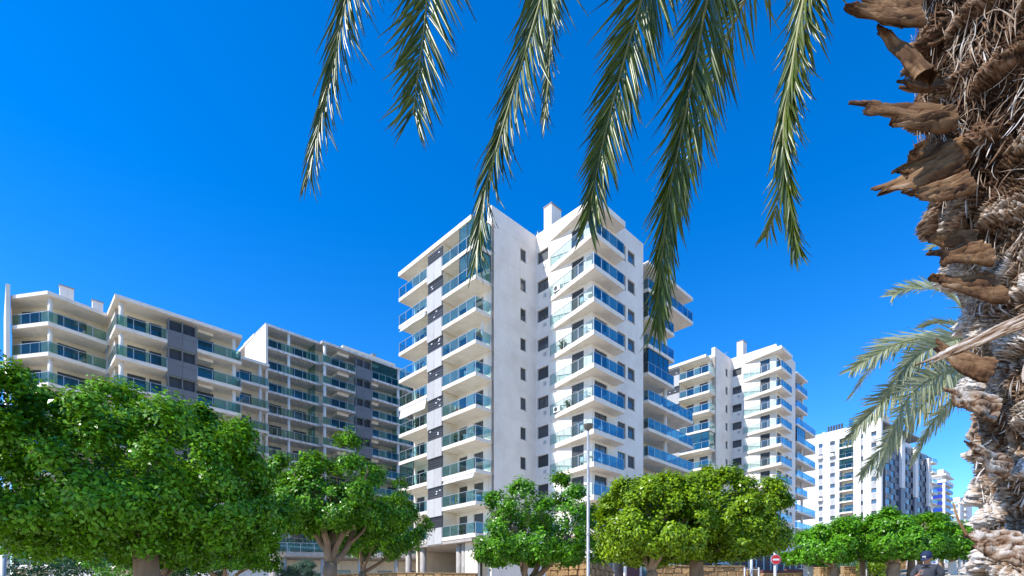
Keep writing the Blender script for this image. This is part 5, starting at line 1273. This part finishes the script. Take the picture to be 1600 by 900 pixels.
# ------------------------------------------------------------------ the man in the cap
def skin_obj(name, verts, edges, radii, m, parent, root=0, sub=2):
    me = bpy.data.meshes.new(name); me.from_pydata(verts, edges, []); me.update()
    o = obj(name, me, m, parent); md = o.modifiers.new('skin', 'SKIN'); md.use_smooth_shade = True
    for i, r in enumerate(radii):
        sv = me.skin_vertices[0].data[i]; sv.radius = (r, r) if not isinstance(r, tuple) else r; sv.use_root = (i == root)
    s_ = o.modifiers.new('sub', 'SUBSURF'); s_.levels = sub; s_.render_levels = sub
    return o
def person():
    b = ground_at(1449, 12.7)
    T = empty('person', 'man in navy cap and dark grey T-shirt looking down at a phone', 'person', b, R(-48))
    M_skin = mat('skin', (0.50, 0.25, 0.15), 0.5, c2=(0.42, 0.20, 0.12), scale=4); M_tee = mat('tshirt', (0.055, 0.058, 0.072), 0.85, c2=(0.04, 0.042, 0.055), scale=5, bump=0.4, bscale=14)
    M_cap = mat('navy_cap', (0.012, 0.025, 0.075), 0.8); M_blk = mat('black_cloth', (0.012, 0.012, 0.013), 0.8); M_jean = mat('trousers', (0.05, 0.06, 0.09), 0.8)
    # x right of picture, -y towards the camera
    V = [(0,0,0.95),(0,0,1.12),(0,-0.01,1.30),(0,0,1.43),(0,-0.005,1.50),(0,-0.045,1.57),(0,-0.075,1.66),(0,-0.06,1.73),
         (-0.17,0,1.42),(-0.26,-0.01,1.28),(-0.29,-0.06,1.13),(-0.22,-0.24,1.17),(-0.11,-0.33,1.24),(-0.07,-0.36,1.27),
         (0.17,0,1.42),(0.26,0.01,1.28),(0.30,0.02,1.12),(0.29,-0.08,0.92),(0.28,-0.1,0.84),
         (-0.10,0,0.90),(-0.11,-0.02,0.50),(-0.11,0.03,0.10),(-0.11,-0.10,0.04),(0.10,0,0.90),(0.12,0.05,0.50),(0.12,0.10,0.10),(0.13,-0.02,0.04)]
    E = [(0,1),(1,2),(2,3),(3,4),(4,5),(5,6),(6,7),(3,8),(8,9),(9,10),(10,11),(11,12),(12,13),(3,14),(14,15),(15,16),(16,17),(17,18),(0,19),(19,20),(20,21),(21,22),(0,23),(23,24),(24,25),(25,26)]
    Rr = [0.13,0.13,0.15,0.09,0.055,0.068,0.09,0.075,0.075,0.055,0.045,0.038,0.03,0.035,0.075,0.055,0.045,0.032,0.038,0.09,0.06,0.045,0.04,0.09,0.06,0.045,0.04]
    for side, pw, dirv in ((0, 13, Vector((0.35, -0.6, 0.7))), (1, 18, Vector((0, -0.1, -1)))):
        w_ = Vector(V[pw]); d = dirv.normalized(); lat = Vector((1, 0.2, 0)).normalized()
        for k in range(4):
            base = w_+lat*(k-1.5)*0.02+d*0.03; m1 = base+d*(0.035 if k in (1, 2) else 0.03); tp = m1+(d+Vector((0.3, 0.5, 0.1))).normalized()*0.032
            n0 = len(V); V += [tuple(base), tuple(m1), tuple(tp)]; E += [(pw, n0), (n0, n0+1), (n0+1, n0+2)]; Rr += [0.010, 0.009, 0.007]
        n0 = len(V); t1 = w_+lat*0.035+d*0.01; t2 = t1+(d+lat*0.5).normalized()*0.035; V += [tuple(t1), tuple(t2)]; E += [(pw, n0), (n0, n0+1)]; Rr += [0.011, 0.009]
    body = skin_obj('body', V, E, Rr, M_skin, T)
    tv = [(0,0,0.92),(0,0,1.10),(0,-0.01,1.28),(0,0,1.41),(0,-0.0,1.455),(-0.17,0,1.42),(-0.255,-0.005,1.30),(-0.285,-0.03,1.19),(0.17,0,1.42),(0.255,0.01,1.30),(0.29,0.015,1.19)]
    skin_obj('tshirt', tv, [(0,1),(1,2),(2,3),(3,4),(3,5),(5,6),(6,7),(3,8),(8,9),(9,10)], [(0.19,0.15),(0.18,0.15),(0.20,0.16),(0.14,0.115),(0.085,0.08),0.10,0.085,0.08,0.10,0.085,0.08], M_tee, T)
    sp_ = [(0.095*math.sin(2*math.pi*k/20), -0.125-0.01*math.cos(2*math.pi*k/20), 1.375+0.075*math.cos(2*math.pi*k/20)) for k in range(20)]
    mb = MB(); mb.v = sp_+[(x*1.02, y+0.06, z) for x, y, z in sp_]; mb.f = [tuple(range(20))]+[(k, k+20, (k+1) % 20+20, (k+1) % 20) for k in range(20)]
    obj('dark_neckline', mb, M_blk, T)
    trv = [(0,0,0.96),(-0.10,0,0.88),(-0.11,-0.02,0.50),(-0.11,0.03,0.12),(0.10,0,0.88),(0.12,0.05,0.50),(0.12,0.10,0.12)]
    skin_obj('trousers', trv, [(0,1),(1,2),(2,3),(0,4),(4,5),(5,6)], [(0.17,0.14),0.11,0.08,0.065,0.11,0.08,0.065], M_jean, T)
    for x, y in ((-0.11, -0.04), (0.125, 0.04)): obj('shoe', MB().prism([(x-0.05, y-0.13), (x+0.05, y-0.13), (x+0.055, y+0.12), (x-0.055, y+0.12)], 0, 0.09), M_blk, T)
    # cap, tipped forward with the head
    prof = [(0.112, -0.01), (0.113, 0.03), (0.105, 0.075), (0.075, 0.115), (0.03, 0.13), (0.006, 0.132)]
    cap = obj('cap', MB().lathe(prof, 20).mesh('cap', True), M_cap, T, (0, -0.068, 1.685)); cap.rotation_euler = (R(28), 0, R(-12))
    br = MB(); n = 12; v = []
    for k in range(n+1):
        a = math.pi+math.pi*k/n; v += [(0.108*math.cos(a), 0.108*math.sin(a), 0.0), (0.10*math.cos(a), 0.12*math.sin(a)-0.085*math.sin(math.pi*k/n), -0.012+0.0*k)]
    br.v = v+[(x, y, z-0.008) for x, y, z in v]; m_ = len(v)
    for k in range(n): a = 2*k; br.f += [(a, a+1, a+3, a+2), (m_+a, m_+a+2, m_+a+3, m_+a+1), (a+1, m_+a+1, m_+a+3, a+3)]
    obj('brim', br, M_cap, cap); obj('badge', MB().box(-0.035, -0.122, 0.03, 0.035, -0.112, 0.062), M_white, cap)
    for sx in (-1, 1): obj('ear', MB().lathe([(0.008, -0.03), (0.02, -0.01), (0.02, 0.015), (0.008, 0.03)], 8), M_skin, T, (sx*0.09, -0.05, 1.64))
    obj('nose', MB().lathe([(0.018, -0.02), (0.014, 0.0), (0.006, 0.03)], 8), M_skin, T, (0, -0.165, 1.63))
    ph = empty('smartphone', 'smartphone held in the hand of the man in the cap', 'phone', b+Matrix.Rotation(R(-48), 3, 'Z') @ Vector((-0.045, -0.385, 1.315)), 0); ph.rotation_euler = (R(48), 0, R(-48))
    obj('case', MB().box(-0.036, -0.075, -0.005, 0.036, 0.075, 0.0), mat('phone_case', (0.55, 0.53, 0.5), 0.4), ph); obj('screen', MB().box(-0.033, -0.07, 0.001, 0.033, 0.07, 0.003), M_frame, ph)
person()
